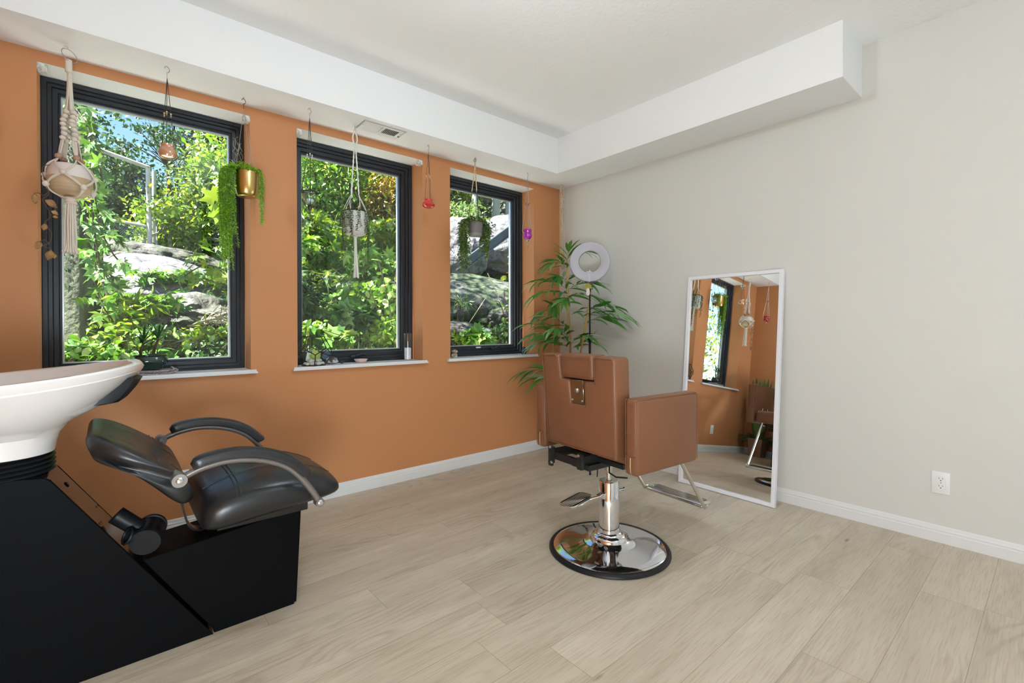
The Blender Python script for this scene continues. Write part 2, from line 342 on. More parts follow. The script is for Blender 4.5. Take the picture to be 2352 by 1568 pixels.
# ------------------------------------------------------------------ hair-wash unit
black_leather = mat('black_leather', (.013, .013, .015), .33, spec=.65, bump=(260, .18, .0008))
black_panel = mat('black_panel', (.004, .004, .0045), .5, spec=.06)
black_steel = mat('black_steel', (.014, .013, .013), .16, spec=.6)
ceramic = mat('ceramic', (.80, .76, .74), .12, spec=.6, coat=.5)
grey_metal = mat('grey_metal', (.22, .20, .19), .32, .6)
rubber = mat('rubber', (.010, .011, .013), .42, spec=.3)
chrome = mat('chrome', (.78, .80, .85), .06, 1.0)
worn_chrome = mat('worn_chrome', (.70, .68, .64), .16, 1.0)
stitch = mat('stitch', (.05, .05, .055), .6)
def arc(cx, cz, r, a0, a1, n): return [(cx+r*math.cos(a0+(a1-a0)*i/n), cz+r*math.sin(a0+(a1-a0)*i/n)) for i in range(n+1)]
def wash_unit():
    ya, yb, ym = 2.053, 2.286, 2.17
    t = thing('hair_wash_unit', 'black backwash chair with a white ceramic basin on a black cabinet', 'wash basin chair', (.05, ym, 0))
    cab = [(-.585, 0), (.293, 0), (-.133, .655), (-.150, .672), (-.25, .683), (-.585, .69)]
    part('cabinet', cat_(extr([(-.58, .003), (.285, .003), (-.137, .650), (-.155, .664), (-.25, .675), (-.58, .68)], ya+.004, yb-.004, .003, 1),
                         extr(cab, ya-.004, ya+.004, .0015, 1), extr(cab, yb-.004, yb+.004, .0015, 1)), black_panel, t, smooth=False)
    # glossy sloping front panel
    sl = [(.075, .3345), (-.1385, .6615), (-.155, .6725), (-.24, .683), (-.24, .679), (-.157, .668), (-.142, .658), (.07, .332)]
    part('sloping_panel', cat_(extr(sl, ya+.012, yb-.002), lathe([(0, 0), (.0001, .002), (.009, .0025), (.011, 0)], 16, (-.1065, 2.17, .6135), (.84, 0, .55)),
                               *[lathe([(0, .002), (.003, .002), (.004, 0)], 10, p, (.84, 0, .55)) for p in ((-.02, 2.10, .485), (-.03, 2.25, .50))]), black_steel, t)
    hole = lathe([(0, .0032), (.0085, .0032), (.0085, .0028)], 18, (-.1065, 2.17, .6135), (.84, 0, .55))
    part('hose_hole', hole, rubber, t)
    bx = [(.296, 0), (.578, 0), (.600, .390), (.088, .338), (.296, .012)]
    part('seat_box', cat_(extr(bx, ya+.002, yb-.002, .002, 1), extr([(.580, .004), (.588, .004), (.608, .386), (.602, .388)], ya+.010, yb-.010)), black_panel, t, smooth=False)
    # bellows under the basin
    pr = [(.118, .672)]
    for k in range(5): pr += [(.127, .676+k*.0145), (.131, .680+k*.0145), (.127, .684+k*.0145), (.117, .689+k*.0145)]
    pr += [(.115, .75)]
    part('rubber_bellows', lathe(pr, 40, (-.262, ym, 0)), rubber, t)
    # basin
    def R(cx, a, b, z, tilt=0, e=2.25, n=56, skew=0):
        out = []
        for k in range(n):
            q = 2*PI*k/n; c, s = math.cos(q), math.sin(q)
            x = math.copysign(abs(c)**(2/e), c); y = math.copysign(abs(s)**(2/e), s)
            if x > 0: y *= (1-skew*x*x)
            X = cx+a*x; out.append((X, ym+b*y, z+tilt*(X+.25)+(.014*max(0, x)**3 if tilt else 0)))
        return out
    T = .085
    rings = [R(-.262, .118, .118, .736), R(-.262, .130, .128, .740), R(-.26, .134, .131, .775), R(-.258, .140, .135, .798), R(-.256, .165, .165, .812, .05),
             R(-.25, .215, .205, .838, .10), R(-.25, .265, .245, .873, .10), R(-.25, .305, .275, .908, .10), R(-.25, .330, .296, .936, .10), R(-.25, .337, .302, .944, .10), R(-.25, .336, .301, .950, T), R(-.25, .346, .309, .962, T, skew=.03),
             R(-.25, .350, .313, .973, T, skew=.03), R(-.25, .348, .311, .979, T, skew=.03), R(-.25, .340, .304, .981, T, skew=.03), R(-.25, .325, .289, .976, T), R(-.25, .312, .277, .958, T*.8),
             R(-.25, .290, .255, .915, .05), R(-.25, .24, .21, .86, .02), R(-.25, .15, .13, .825), R(-.25, .05, .045, .815), R(-.25, .012, .011, .814)]
    b = part('ceramic_basin', loft(rings), ceramic, t)
    # neck dip: lower the rim at the tip
    for v in b.data.vertices:
        w = v.co+Vector((.05, ym, 0))
        if w.x > -.02 and w.z > .93:
            k = max(0, 1-abs(w.y-ym)/.12); k = k*k*(3-2*k); s = min(1, (w.x+.02)/.08); v.co.z -= .016*k*s
    part('neck_rest', loft([[(x+dx, ym+y, z) for (x, z) in [(.000, .896), (.014, .884), (.034, .887), (.056, .904), (.078, .934), (.092, .962), (.078, .968), (.048, .928), (.018, .902)]]
               for y, dx in [(-.125, -.05), (-.12, -.025), (-.10, -.008), (0, .004), (.10, -.008), (.12, -.025), (.125, -.05)]]), rubber, t)
    # seat: sections along x, crowned, seams raised as thin stitched tubes
    S = [(.238, .455, .480, .20), (.243, .432, .512, .255), (.262, .418, .540, .280), (.30, .416, .560, .290), (.36, .422, .575, .292), (.44, .428, .585, .292), (.52, .434, .582, .29), (.60, .440, .566, .285),
         (.66, .446, .542, .275), (.70, .452, .520, .258), (.722, .460, .505, .235), (.730, .470, .490, .20)]
    def sec(x, zb, zt, h, k=20):
        o = []
        for i in range(k):
            a = 2*PI*i/k; c, s = math.cos(a), math.sin(a); yy = math.copysign(abs(c)**.42, c)*h; zz = math.copysign(abs(s)**.62, s)
            m = (zb+zt)/2; z = m+zz*(zt-zb)/2
            if s > 0: z += .016*(1-(yy/h)**2)
            o.append((x, ym+yy, z))
        return o
    seat = part('seat', loft([sec(*q) for q in S]), black_leather, t, subd=1)
    def ztop(x, y):
        for i in range(len(S)-1):
            if S[i][0] <= x <= S[i+1][0]:
                f = (x-S[i][0])/(S[i+1][0]-S[i][0]); zb = S[i][1]*(1-f)+S[i+1][1]*f; zt = S[i][2]*(1-f)+S[i+1][2]*f; h = S[i][3]*(1-f)+S[i+1][3]*f; break
        else: return None
        u = min(.999, abs(y/h)); c = u**(1/.42); s = math.sqrt(max(0, 1-c*c)); return (zb+zt)/2+s**.62*(zt-zb)/2+.016*(1-u*u)
    st = []
    for yy in (-.13, .10):
        P = [(x, ym+yy, ztop(x, yy)+.0003) for x in np.linspace(.26, .715, 24)]; st.append(tube(P, .0016, 5))
    for xx in (.345, .357, .565, .577):
        P = [(xx, ym+y, ztop(xx, y)+.0003) for y in np.linspace(-.283, .283, 34)]; st.append(tube(P, .0016, 5))
    part('seam', cat_(*st), stitch, seat, label='stitched seams across the black seat')
    # backrest, lofted across its width from a side profile
    prof = [(-.058, .782), (-.05, .800), (-.035, .806), (.005, .788), (.06, .752), (.12, .705), (.180, .655), (.212, .605), (.228, .560), (.219, .538), (.195, .531), (.165, .552), (.119, .608), (.064, .668), (.011, .716), (-.034, .750), (-.052, .765)]
    cx_, cz_ = .09, .675
    rg = []
    for y, s, dz in [(-.270, .45, 0), (-.269, .62, 0), (-.265, .78, 0), (-.255, .90, 0), (-.238, .97, 0), (-.2, 1, -.002), (-.1, 1, -.010), (0, 1, -.013), (.1, 1, -.010), (.2, 1, -.002), (.238, .97, 0), (.255, .90, 0), (.265, .78, 0), (.269, .62, 0), (.270, .45, 0)]:
        rg.append([(cx_+(x-cx_)*(1-(1-s)*.30), ym+y, cz_+(z-cz_)*(1-(1-s)*1.0)+(dz if i < 8 else 0)) for i, (x, z) in enumerate(prof)])
    tp = lambda x, y: ym+(y-ym)*(1-.34*max(0, (.045-x)/.11)**1.8)*(1-.10*max(0, (x-.19)/.04))
    rg = [[(p[0], tp(p[0], p[1]), p[2]) for p in r_] for r_ in rg]
    bk = part('backrest', loft(rg), black_leather, t, subd=2)
    sm = []
    top = [(-.035, .806), (.005, .788), (.06, .752), (.12, .705), (.180, .655), (.212, .605)]
    def zt(x, y):
        for i in range(5):
            if top[i][0] <= x <= top[i+1][0]:
                f = (x-top[i][0])/(top[i+1][0]-top[i][0]); return top[i][1]*(1-f)+top[i+1][1]*f-.013*max(0, 1-(y/.25)**2)+.0008
    for y in (-.13, .13): sm.append(tube([(x, ym+y, zt(x, y)) for x in np.linspace(-.03, .205, 14)], .0015, 5))
    for x in (.125, .137): sm.append(tube([(x, ym+y, zt(x, y)+.0005) for y in np.linspace(-.24, .24, 20)], .0015, 5))
    part('seam', cat_(*sm), stitch, bk, label='stitched seams across the black backrest')
    # steel strap from seat box to backrest
    P = spline([(.205, ym, .555), (.208, ym, .50), (.216, ym, .44), (.232, ym, .385), (.262, ym, .362), (.31, ym, .366)], 5)
    part('steel_strap', loft([[(p.x-.003, ym-.022, p.z-.002), (p.x+.003, ym-.022, p.z+.003), (p.x+.003, ym+.022, p.z+.003), (p.x-.003, ym+.022, p.z-.002)] for p in P]), black_steel, t)
    part('seat_plate', box(.30, .62, ym-.16, ym+.16, .392, .432, .004), black_steel, t)
    # arms
    C = [(.170, .655), (.215, .675), (.250, .684), (.301, .690), (.366, .684), (.434, .664), (.492, .632), (.536, .587), (.575, .530), (.603, .482)]
    pad = [(.208, .681), (.240, .695), (.301, .702), (.366, .697), (.434, .677), (.492, .644), (.540, .598), (.548, .588)]
    for y, s in ((1.826, 1), (2.514, -1)):
        P = [Vector((a, y, b)) for a, b in C]; P = spline(P, 5)
        arm = part('armrest', cat_(tube(P, .0115, 10), lathe([(0, -.02), (.021, -.02), (.022, -.016), (.022, .016), (.021, .02), (0, .02)], 24, (.170, y, .655), (0, 1, 0)),
                                  lathe([(0, -.016), (.016, -.016), (.0165, .016), (0, .016)], 24, (.603, y, .479), (0, 1, 0)), tube([(.170, y, .655), (.170, y+s*.085, .655)], .012, 10), tube([(.603, y, .479), (.603, y+s*.10, .479)], .009, 10)), grey_metal, t)
        Q = spline([Vector((a, y, b)) for a, b in pad], 6); n = len(Q); rg = []
        for i, p in enumerate(Q):
            d = (Q[min(i+1, n-1)]-Q[max(i-1, 0)]).normalized(); nn = Vector((-d.z, 0, d.x)); e = min(1, (i+.6)/4, (n-i-.4)/3); hw, hh = .026*(.6+.4*e), .030*(.55+.45*e)
            sh = [(-1, 0), (-1.05, .4), (-.9, .8), (-.5, .98), (0, 1.05), (.5, .98), (.9, .8), (1.05, .4), (1, 0), (.6, -.12), (-.6, -.12)]
            rg.append([p+Vector((0, u*hw, 0))+nn*(v*hh) for u, v in sh])
        part('arm_pad', loft(rg), black_leather, arm)
        [part('bolt', lathe([(0, .003), (.006, .003), (.010, .001), (.011, 0)], 16, (a, y-s*.021+ (0 if a < .5 else s*.004), b), (0, -s, 0)), chrome, arm) for a, b in ((.170, .655), (.603, .479))]
    # drain trap lying on the slope
    trap = cat_(lathe([(0, 0), (.044, 0), (.046, .005), (.046, .018), (.041, .021), (.041, .105), (.045, .107), (.045, .118), (0, .118)], 32, (.094, 2.048, .400), (.24, 1, .13)),
                tube([(.105, 2.115, .410), (.062, 2.128, .447), (.020, 2.138, .487)], [.028, .028, .029], 20, cap=False), tube([(.020, 2.138, .487), (.022, 2.1375, .485), (.062, 2.128, .447)], [.029, .024, .024], 20, cap=False),
                torus((.020, 2.138, .487), .027, .003, (-.66, .16, .66), 28, 6),
                tube([(.095, 2.085, .405), (.048, 2.070, .428)], [.023, .023], 20, cap=False), torus((.048, 2.070, .428), .025, .0045, (-.85, -.25, .45), 26, 6), tube([(.048, 2.070, .428), (.085, 2.082, .408)], [.018, .018], 16, cap=False))
    part('drain_trap', trap, rubber, t)
wash_unit()

# ------------------------------------------------------------------ salon chair
tan = mat('tan_leather', (.205, .085, .040), .42, spec=.45, noise=(2.5, .10), bump=(420, .12, .0006))
gold_zip = mat('zip_brass', (.55, .42, .24), .4, .6)
plate_steel = mat('plate_steel', (.50, .44, .36), .14, 1.0, bump=(14, .25, .004))
def salon_chair():
    t = thing('salon_chair', 'tan leather hydraulic styling chair on a round chrome base', 'chair', (1.945, 1.512, 0), math.radians(-5))
    Lp = lambda n, m, mt, p=t, **k: part(n, m, mt, p, local=True, **k)
    Lp('base_plate', lathe([(0, .012), (.282, .012), (.284, .018), (.276, .023), (.24, .030), (.19, .037), (.14, .046), (.108, .056), (.100, .062), (.092, .060), (.090, .070), (.082, .080), (.070, .084), (.066, .092), (.058, .096), (.056, .110), (.0, .110)], 72), chrome)
    Lp('rubber_ring', lathe([(.27, .0), (.300, .0), (.305, .004), (.304, .012), (.296, .020), (.284, .021), (.280, .013), (.27, .010)], 72), rubber)
    Lp('cylinder', lathe([(0, .10), (.052, .10), (.052, .346), (.049, .352), (.018, .353), (.018, .349), (0, .349)], 48), chrome)
    Lp('piston', cat_(lathe([(0, .34), (.0145, .34), (.0145, .43), (0, .43)], 20), lathe([(0, .405), (.022, .405), (.022, .445), (0, .445)], 20)), worn_chrome)
    # foot pump
    pc = Vector((-.188, .042, .278)); d = Vector((.96, .27, 0)).normalized(); n = Vector((-d.y, d.x, 0))
    def PT(a, b, z=0): return pc+d*a+n*b+Vector((0, 0, z))
    oval = []
    for k in range(40):
        a = 2*PI*k/40; c, s = math.cos(a), math.sin(a); oval.append(PT(math.copysign(abs(c)**.40, c)*.104, math.copysign(abs(s)**.45, s)*.040))
    rg = [oval[i] for i in range(40)]+[oval[0], oval[1]]
    slats = [tube([PT(-.098, b, .001), PT(.098, b, .001)], .0030, 6) for b in (-.031, -.022, -.013, -.004, .005, .014, .023, .032)]
    slot = cat_(tube(rg, .005, 8, cap=False), *slats)
    pump = Lp('pump_lever', cat_(tube([PT(-.06, -.043, -.004), PT(.05, -.046, -.002), (-.085, -.018, .292), (-.062, -.014, .296), (-.045, -.010, .286)], .0055, 8), tube([(-.075, .008, .288), (-.03, .0, .290)], .006, 8),
                              tube([(.04, -.012, .292), (.085, -.026, .296)], .006, 8), lathe([(0, -.004), (.009, -.004), (.009, .004), (0, .004)], 14, (.088, -.027, .297), (0, 1, 0)), box(-.062, -.040, -.024, .012, .270, .300, .003)), chrome)
    Lp('foot_pedal', slot, worn_chrome, pump)
    # mechanism under the seat
    Lp('tilt_mechanism', cat_(box(-.235, -.02, .155, .175, .470, .512), box(-.235, -.02, -.035, -.015, .470, .512), box(-.24, -.22, -.035, .175, .466, .500), box(-.25, -.235, .145, .185, .445, .53, .004), box(-.255, -.24, .15, .18, .43, .46, .004),
                              box(-.20, .20, -.06, .06, .446, .472), box(-.12, .22, -.20, .20, .474, .497), tube([(-.03, -.03, .44), (-.05, -.05, .41), (-.045, -.09, .398), (-.02, -.14, .402)], .004, 8), tube([(-.02, .03, .44), (-.03, .05, .41), (-.028, .055, .36)], .003, 6),
                              box(-.245, -.225, -.055, -.02, .455, .53, .004)), dark_plastic)
    [Lp('bolt', lathe([(0, .004), (.007, .004), (.008, 0)], 12, p, (-1, 0, 0)), chrome) for p in ((-.25, .165, .525), (-.255, .150, .452), (-.245, -.035, .522))]
    # seat
    Lp('seat', box(-.13, .27, -.262, .262, .497, .603, .028, 4), tan)
    # backrest with the head rest notch
    poly = [(-.236, .533), (.236, .533), (.244, .76), (.250, 1.0), (.120, 1.0), (.118, .880), (.050, .880), (.047, .764), (-.047, .764), (-.050, .880), (-.118, .880), (-.120, 1.0), (-.250, 1.0), (-.244, .76)]
    def backslab(poly, ua, ub, r, seg=4):
        m = extr(poly, -ub, -ua, r, seg)                     # (x, y, z) with y = -u
        return [(-p[1] - .045*(p[2]-.53)*0 - .030*(p[2]-.533)/.47, p[0], p[2]) for p in m[0]], m[1]
    bk = Lp('backrest', cat_(backslab(poly, -.208, -.100, .019, 4), backslab([(-.09, .70), (.09, .70), (.09, .878), (-.09, .878)], -.192, -.11, .004, 1)), tan)
    pipe = [(-.228, .541), (.228, .541), (.236, .76), (.241, .985), (.232, .992), (.137, .992), (.129, .985), (.128, .887)]
    def pp(q, du=0): return Vector((-.2075+du-.030*(q[1]-.533)/.47, q[0], q[1]))
    Lp('piping', cat_(tube([pp(q) for q in [(-.228, .541), (.228, .541), (.236, .76), (.243, .975), (.236, .991), (.140, .993), (.129, .985), (.127, .880), (.119, .872)]], .0022, 6), tube([pp(q) for q in [(-.228, .541), (-.236, .76), (-.243, .975), (-.236, .991), (-.140, .993), (-.129, .985), (-.127, .880), (-.119, .872)]], .0022, 6)), tan, bk)
    hr = Lp('headrest', backslab([(-.111, .884), (.111, .884), (.112, 1.004), (-.112, 1.004)], -.205, -.095, .019, 4), tan)
    Lp('piping', tube([pp((a, b), -.001) for a, b in [(-.094, .896), (.094, .896), (.097, .99), (-.097, .99), (-.094, .896)]], .0016, 6), tan, hr)
    pl = Lp('headrest_bracket', [( -.1945-.030*(p[2]-.533)/.47 + p[0], p[1], p[2]) for p in box(-.0025, .0025, -.044, .044, .768, .880, .001, 1)[0]] and (lambda b: ([(-.200+p[0]-.030*(p[2]-.533)/.47, p[1], p[2]) for p in b[0]], b[1]))(box(-.003, .003, -.044, .044, .768, .880, .001, 1)), plate_steel, label='shiny steel headrest bracket')
    Lp('bolt', lathe([(0, .010), (.008, .010), (.011, .005), (.012, 0)], 20, (-.221, 0, .828), (-1, 0, 0)), chrome, pl); [Lp('screw', lathe([(0, .004), (.004, .003), (.0055, 0)], 12, (-.2195, v, .780), (-1, 0, 0)), chrome, pl) for v in (-.034, .034)]
    # arms
    for s in (-1, 1):
        lo, hi = (.277, .346)
        a, b = (lo, hi) if s > 0 else (-hi, -lo)
        arm = Lp('armrest', box(-.2, .25, a, b, .488, .824, .020, 4), tan)
        o = hi*s
        seg = []
        for v in (a+.004, b-.004):
            seg.append(tube([(-.186, v, .492), (-.196, v, .50), (-.197, v, .81), (-.19, v, .819), (.24, v, .819), (.247, v, .81), (.247, v, .50)], .0018, 6))
        Lp('piping', cat_(*seg, tube([(-.2005, a+.006, .574), (-.2015, (a+b)/2, .573), (-.2005, b-.006, .574)], .0022, 6)), tan, arm)
        Lp('zip', tube([(-.2005, (a+b)/2, .568), (-.202, (a+b)/2, .53), (-.1995, (a+b)/2, .502), (-.186, (a+b)/2, .490)], .0028, 6), gold_zip, arm)
        [Lp('arm_bracket', tube([(u_, s*.12, .484), (u_, s*.25, .484), (u_, s*.268, .50), (u_, s*.270, .62)], .009, 10), worn_chrome) for u_ in (.10, -.03)]
    # footrest
    for s in (-1, 1): Lp('footrest_arm', cat_(tube(spline([(.20, s*.20, .484), (.27, s*.20, .482), (.30, s*.20, .465), (.515, s*.20, .178), (.535, s*.20, .160), (.56, s*.20, .156)], 5), .0105, 12, sx=.8), tube([(.56, s*.205, .156), (.56, s*.17, .156)], .008, 10)), worn_chrome)
    ribs = [box(u-.0028, u+.0028, -.165, .165, .165, .1685) for u in (.541, .555, .569, .583, .597, .611)]
    Lp('footrest', cat_(bevel(extr([(.530, .144), (.620, .144), (.620, .158), (.612, .165), (.538, .165), (.530, .158)], -.186, .186), .004, 2), *ribs), worn_chrome)
    return t
salon_chair()

# ------------------------------------------------------------------ leaning mirror
mirror_glass = mat('mirror_glass', (.93, .94, .94), .0, 1.0)
white_frame = mat('white_frame', (.80, .80, .84), .4)
def leaning_mirror():
    BL, BR, TR = Vector((3.158, 1.831, 0)), Vector((3.1435, 1.169, 0)), Vector((3.281, 1.168, 1.5))
    t = thing('floor_mirror', 'tall white framed mirror leaning against the grey wall', 'mirror', ((BL+BR)/2))
    a = (BR-BL).normalized(); up = (TR-BR); up = (up-a*up.dot(a)).normalized(); n = a.cross(up)
    if n.x > 0: n = -n                         # towards the room
    W, Hh, D = .662, 1.508, .030
    M = Matrix((a, up, n)).transposed().to_4x4(); M.translation = BL+Vector((.004, 0, .0025))
    w = .024
    def rg(w, z0, z1):
        m = ring(0, W, 0, Hh, w, z0, z1); return [(p[0], p[2], p[1]) for p in m[0]], m[1]
    part('frame', xf(bevel(rg(w, -D, .0), .0015, 1), M), white_frame, t, smooth=False)
    part('glass', xf(box(w-.002, W-w+.002, w-.002, Hh-w+.002, -.016, -.013), M), mirror_glass, t, smooth=False)
    part('back_board', xf(box(.006, W-.006, .006, Hh-.006, -D+.001, -.0165), M), white_paint, t, smooth=False)
leaning_mirror()

# ------------------------------------------------------------------ outlets
slot_dark = mat('slot_dark', (.03, .03, .03), .6)
def outlet(name, label, M):
    t = thing(name, label, 'outlet', M.translation)
    plate = box(-.037, .037, -.0575, .0575, 0, .0055, .0022, 2)
    part('cover_plate', xf(plate, M), white_paint, t)
    face = []; sl = []
    for cy in (-.0195, .0195):
        V = [(math.copysign(abs(math.cos(a))**.8, math.cos(a))*.0168, cy+math.sin(a)*.0142, 0) for a in np.linspace(0, 2*PI, 28, endpoint=False)]
        face.append(loft([[(p[0], p[1], .005) for p in V], [(p[0], p[1], .0072) for p in V]]))
        face.append(tube([(p[0]*1.06, p[1]+(p[1]-cy)*.06, .0056) for p in V]+[(V[0][0]*1.06, V[0][1], .0056)], .0004, 4))
        sl += [box(-.0078, -.0058, cy-.0005, cy+.0075, .0070, .0076), box(.0058, .0078, cy+.0005, cy+.0070, .0070, .0076), lathe([(0, .0076), (.0027, .0076), (.0027, .007)], 12, (0, cy-.0068, 0))]
    part('socket', xf(cat_(*face), M), white_paint, t)
    part('slot', xf(cat_(*sl, lathe([(0, .0064), (.002, .0064), (.0022, .005)], 10, (0, 0, 0))), M), slot_dark, t)
M = Matrix(((0, 0, -1), (-1, 0, 0), (0, 1, 0))).to_4x4(); M.translation = (X0, .4175, .3125); outlet('wall_outlet', 'white double wall socket low on the grey wall', M)
M = Matrix(((1, 0, 0), (0, 0, -1), (0, 1, 0))).to_4x4(); M.translation = (.305, Y0, .29); outlet('wall_outlet', 'white wall socket on the orange wall, seen in the mirror', M)

# ------------------------------------------------------------------ air vent in the soffit
def vent():
    t = thing('air_vent', 'white rectangular air register in the underside of the soffit', 'vent', (1.395, 2.968, ZS))
    x0, x1, y0, y1 = 1.250, 1.540, 2.893, 3.043
    fr = ring(x0, x1, y0, y1, .030, 0, .004); fr = [(p[0], p[2], ZS-.006+p[1]*1) for p in fr[0]], fr[1]
    lip = ring(x0, x1, y0, y1, .004, 0, .006); lip = [(p[0], p[2], ZS-.006+p[1]) for p in lip[0]], lip[1]
    part('vent_frame', cat_(bevel(fr, .001, 1), lip, box(1.392, 1.406, y0+.02, y1-.02, ZS-.0055, ZS-.002)), white_paint, t, smooth=False)
    part('duct', box(x0+.028, x1-.028, y0+.028, y1-.028, ZS-.0012, ZS-.0004), slot_dark, t, smooth=False)
    sl = []
    for k in range(9):
        for a, ang in ((1.284, 35), (1.410, -35)):
            x = a+k*.0118+.002; th = math.radians(ang); sl.append(xf(box(-.0055, .0055, y0+.03, y1-.03, -.0005, .0005), Matrix.Translation((x, 0, ZS-.0045)) @ Matrix.Rotation(th, 4, 'Y')))
    part('louver', cat_(*sl), white_paint, t, smooth=False)
    part('screw', lathe([(0, -.001), (.003, -.001), (.0035, 0)], 10, (1.265, 2.96, ZS-.006)), grey_metal, t); part('screw', lathe([(0, -.001), (.003, -.001), (.0035, 0)], 10, (1.525, 2.95, ZS-.006)), grey_metal, t); part('damper_lever', box(1.523, 1.533, 2.985, 2.99, ZS-.014, ZS-.006), grey_metal, t)
vent()

# ------------------------------------------------------------------ blind brackets left in the window heads
clip_clear = mat('bracket_plastic', (.62, .60, .56), .4, noise=(60, .5))
for (x, w, lab) in [(-.232, WINS[0], 'crinkled white blind bracket at the upper left corner of the widest window'), (.636, WINS[0], 'white blind bracket at the upper right corner of the widest window'),
                    (.935, WINS[1], 'white blind bracket at the upper left corner of the middle window'), (1.806, WINS[1], 'white blind bracket at the upper right corner of the middle window')]:
    b = box(x-.018, x+.018, Y0-.004, Y0+.045, HEAD-.036, HEAD-.001, .003, 1)
    single('blind_bracket', cat_(b, box(x-.012, x+.012, Y0-.008, Y0-.003, HEAD-.030, HEAD-.008, .001, 1)), clip_clear, lab, 'bracket', group='blind brackets in the window corners')
# ------------------------------------------------------------------ leaves
def leaf_mat(name, c1, c2, c3=None, rough=.45, trans=.35):
    m = bpy.data.materials.new(name); m.use_nodes = True; nt = m.node_tree; L = nt.links.new; b = nt.nodes['Principled BSDF']; o = nt.nodes['Material Output']
    g = nt.nodes.new('ShaderNodeNewGeometry'); r = nt.nodes.new('ShaderNodeValToRGB'); L(g.outputs['Random Per Island'], r.inputs[0])
    r.color_ramp.elements[0].color = (*c1, 1); r.color_ramp.elements[1].color = (*c2, 1)
    if c3: e = r.color_ramp.elements.new(.8); e.color = (*c2, 1); r.color_ramp.elements[2].color = (*c3, 1)
    L(r.outputs[0], b.inputs['Base Color']); b.inputs['Roughness'].default_value = rough; b.inputs['Specular IOR Level'].default_value = .5
    t = nt.nodes.new('ShaderNodeBsdfTranslucent'); mx = nt.nodes.new('ShaderNodeMixShader'); mx.inputs[0].default_value = trans
    h = nt.nodes.new('ShaderNodeMix'); h.data_type = 'RGBA'; h.blend_type = 'MULTIPLY'; h.inputs['Factor'].default_value = 1; h.inputs['B'].default_value = (1.7, 1.5, .5, 1)
    L(r.outputs[0], h.inputs['A']); L(h.outputs['Result'], t.inputs[0]); L(b.outputs[0], mx.inputs[1]); L(t.outputs[0], mx.inputs[2]); L(mx.outputs[0], o.inputs[0])
    return m
TEMPL = {
 'diamond': (np.array([(0, 0, 0), (.5, .27, .05), (1, 0, -.04), (.5, -.27, .05)], float), [(0, 1, 2, 3)]),
 'ovate': (np.array([(0, 0, 0), (.25, .26, .05), (.25, -.26, .05), (.62, .27, .03), (.62, -.27, .03), (1, 0, -.08), (.25, 0, 0), (.62, 0, -.02)], float), [(0, 6, 1), (0, 2, 6), (6, 7, 3, 1), (6, 2, 4, 7), (7, 5, 3), (7, 4, 5)]),
 'lance': (np.array([(0, 0, 0), (.2, .05, .012), (.2, -.05, .012), (.45, .062, .012), (.45, -.062, .012), (.75, .042, .005), (.75, -.042, .005), (1, 0, -.03), (.2, 0, 0), (.45, 0, 0), (.75, 0, -.01)], float),
           [(0, 8, 1), (0, 2, 8), (8, 9, 3, 1), (8, 2, 4, 9), (9, 10, 5, 3), (9, 4, 6, 10), (10, 7, 5), (10, 6, 7)]),
}
TEMPL['palm'] = (TEMPL['lance'][0]*np.array([1, 1.45, 1.2]), TEMPL['lance'][1])
_pal = []
for a, s in ((0, 1), (42, .9), (-42, .9), (88, .72), (-88, .72)):
    c, sn = math.cos(math.radians(a)), math.sin(math.radians(a)); V = [(0, 0, 0), (.45, .17, .03), (1, 0, -.06), (.45, -.17, .03)]
    _pal.append(([(s*(x*c-y*sn)+.02, s*(x*sn+y*c), z) for x, y, z in V], [(0, 1, 2, 3)]))
_v, _f = cat_(*_pal); TEMPL['palmate'] = (np.array(_v, float), _f)
_lob = [(0, 0, 0), (-.1, .25, 0), (.12, .5, .02), (.3, .3, 0), (.6, .45, .02), (.62, .16, 0), (1, 0, -.05), (.62, -.16, 0), (.6, -.45, .02), (.3, -.3, 0), (.12, -.5, .02), (-.1, -.25, 0)]
TEMPL['lobed'] = (np.array([(.35, 0, -.02)]+_lob, float), [(0, i+1, (i+1) % 12+1) for i in range(12)])
def leaves_geo(P, D, N, S, kind, bend=0):
    """arrays of base points, directions, normals and sizes -> vertex array, flat loops, sizes of faces"""
    T, Fc = TEMPL[kind]; P, D, N = (np.asarray(a, float) for a in (P, D, N)); S = np.broadcast_to(np.asarray(S, float), (len(P),))
    D = D/np.maximum(1e-9, np.linalg.norm(D, axis=1))[:, None]; N = N-D*(N*D).sum(1)[:, None]; N = N/np.maximum(1e-9, np.linalg.norm(N, axis=1))[:, None]; B = np.cross(N, D)
    tz = T[:, 2]-bend*T[:, 0]**2
    V = P[:, None]+(D[:, None]*T[None, :, 0:1]+B[:, None]*T[None, :, 1:2]+N[:, None]*tz[None, :, None])*S[:, None, None]
    V = V.reshape(-1, 3); k = len(T); off = (np.arange(len(P))*k)
    lp = np.concatenate([np.array(f) for f in Fc]); cnt = np.array([len(f) for f in Fc])
    return V, (off[:, None]+lp[None]).ravel(), np.tile(cnt, len(P))
def fast_mesh(name, geos, material):
    V = []; Lp = []; Cn = []; n = 0
    for v, l, c in geos: V.append(v); Lp.append(l+n); Cn.append(c); n += len(v)
    V = np.concatenate(V); Lp = np.concatenate(Lp); Cn = np.concatenate(Cn)
    me = bpy.data.meshes.new(name); me.vertices.add(len(V)); me.vertices.foreach_set('co', V.astype(np.float32).ravel())
    me.loops.add(len(Lp)); me.loops.foreach_set('vertex_index', Lp.astype(np.int32)); me.polygons.add(len(Cn))
    me.polygons.foreach_set('loop_start', np.concatenate([[0], np.cumsum(Cn)[:-1]]).astype(np.int32)); me.polygons.foreach_set('loop_total', Cn.astype(np.int32))
    me.update(calc_edges=True); me.validate(); me.materials.append(material); return me
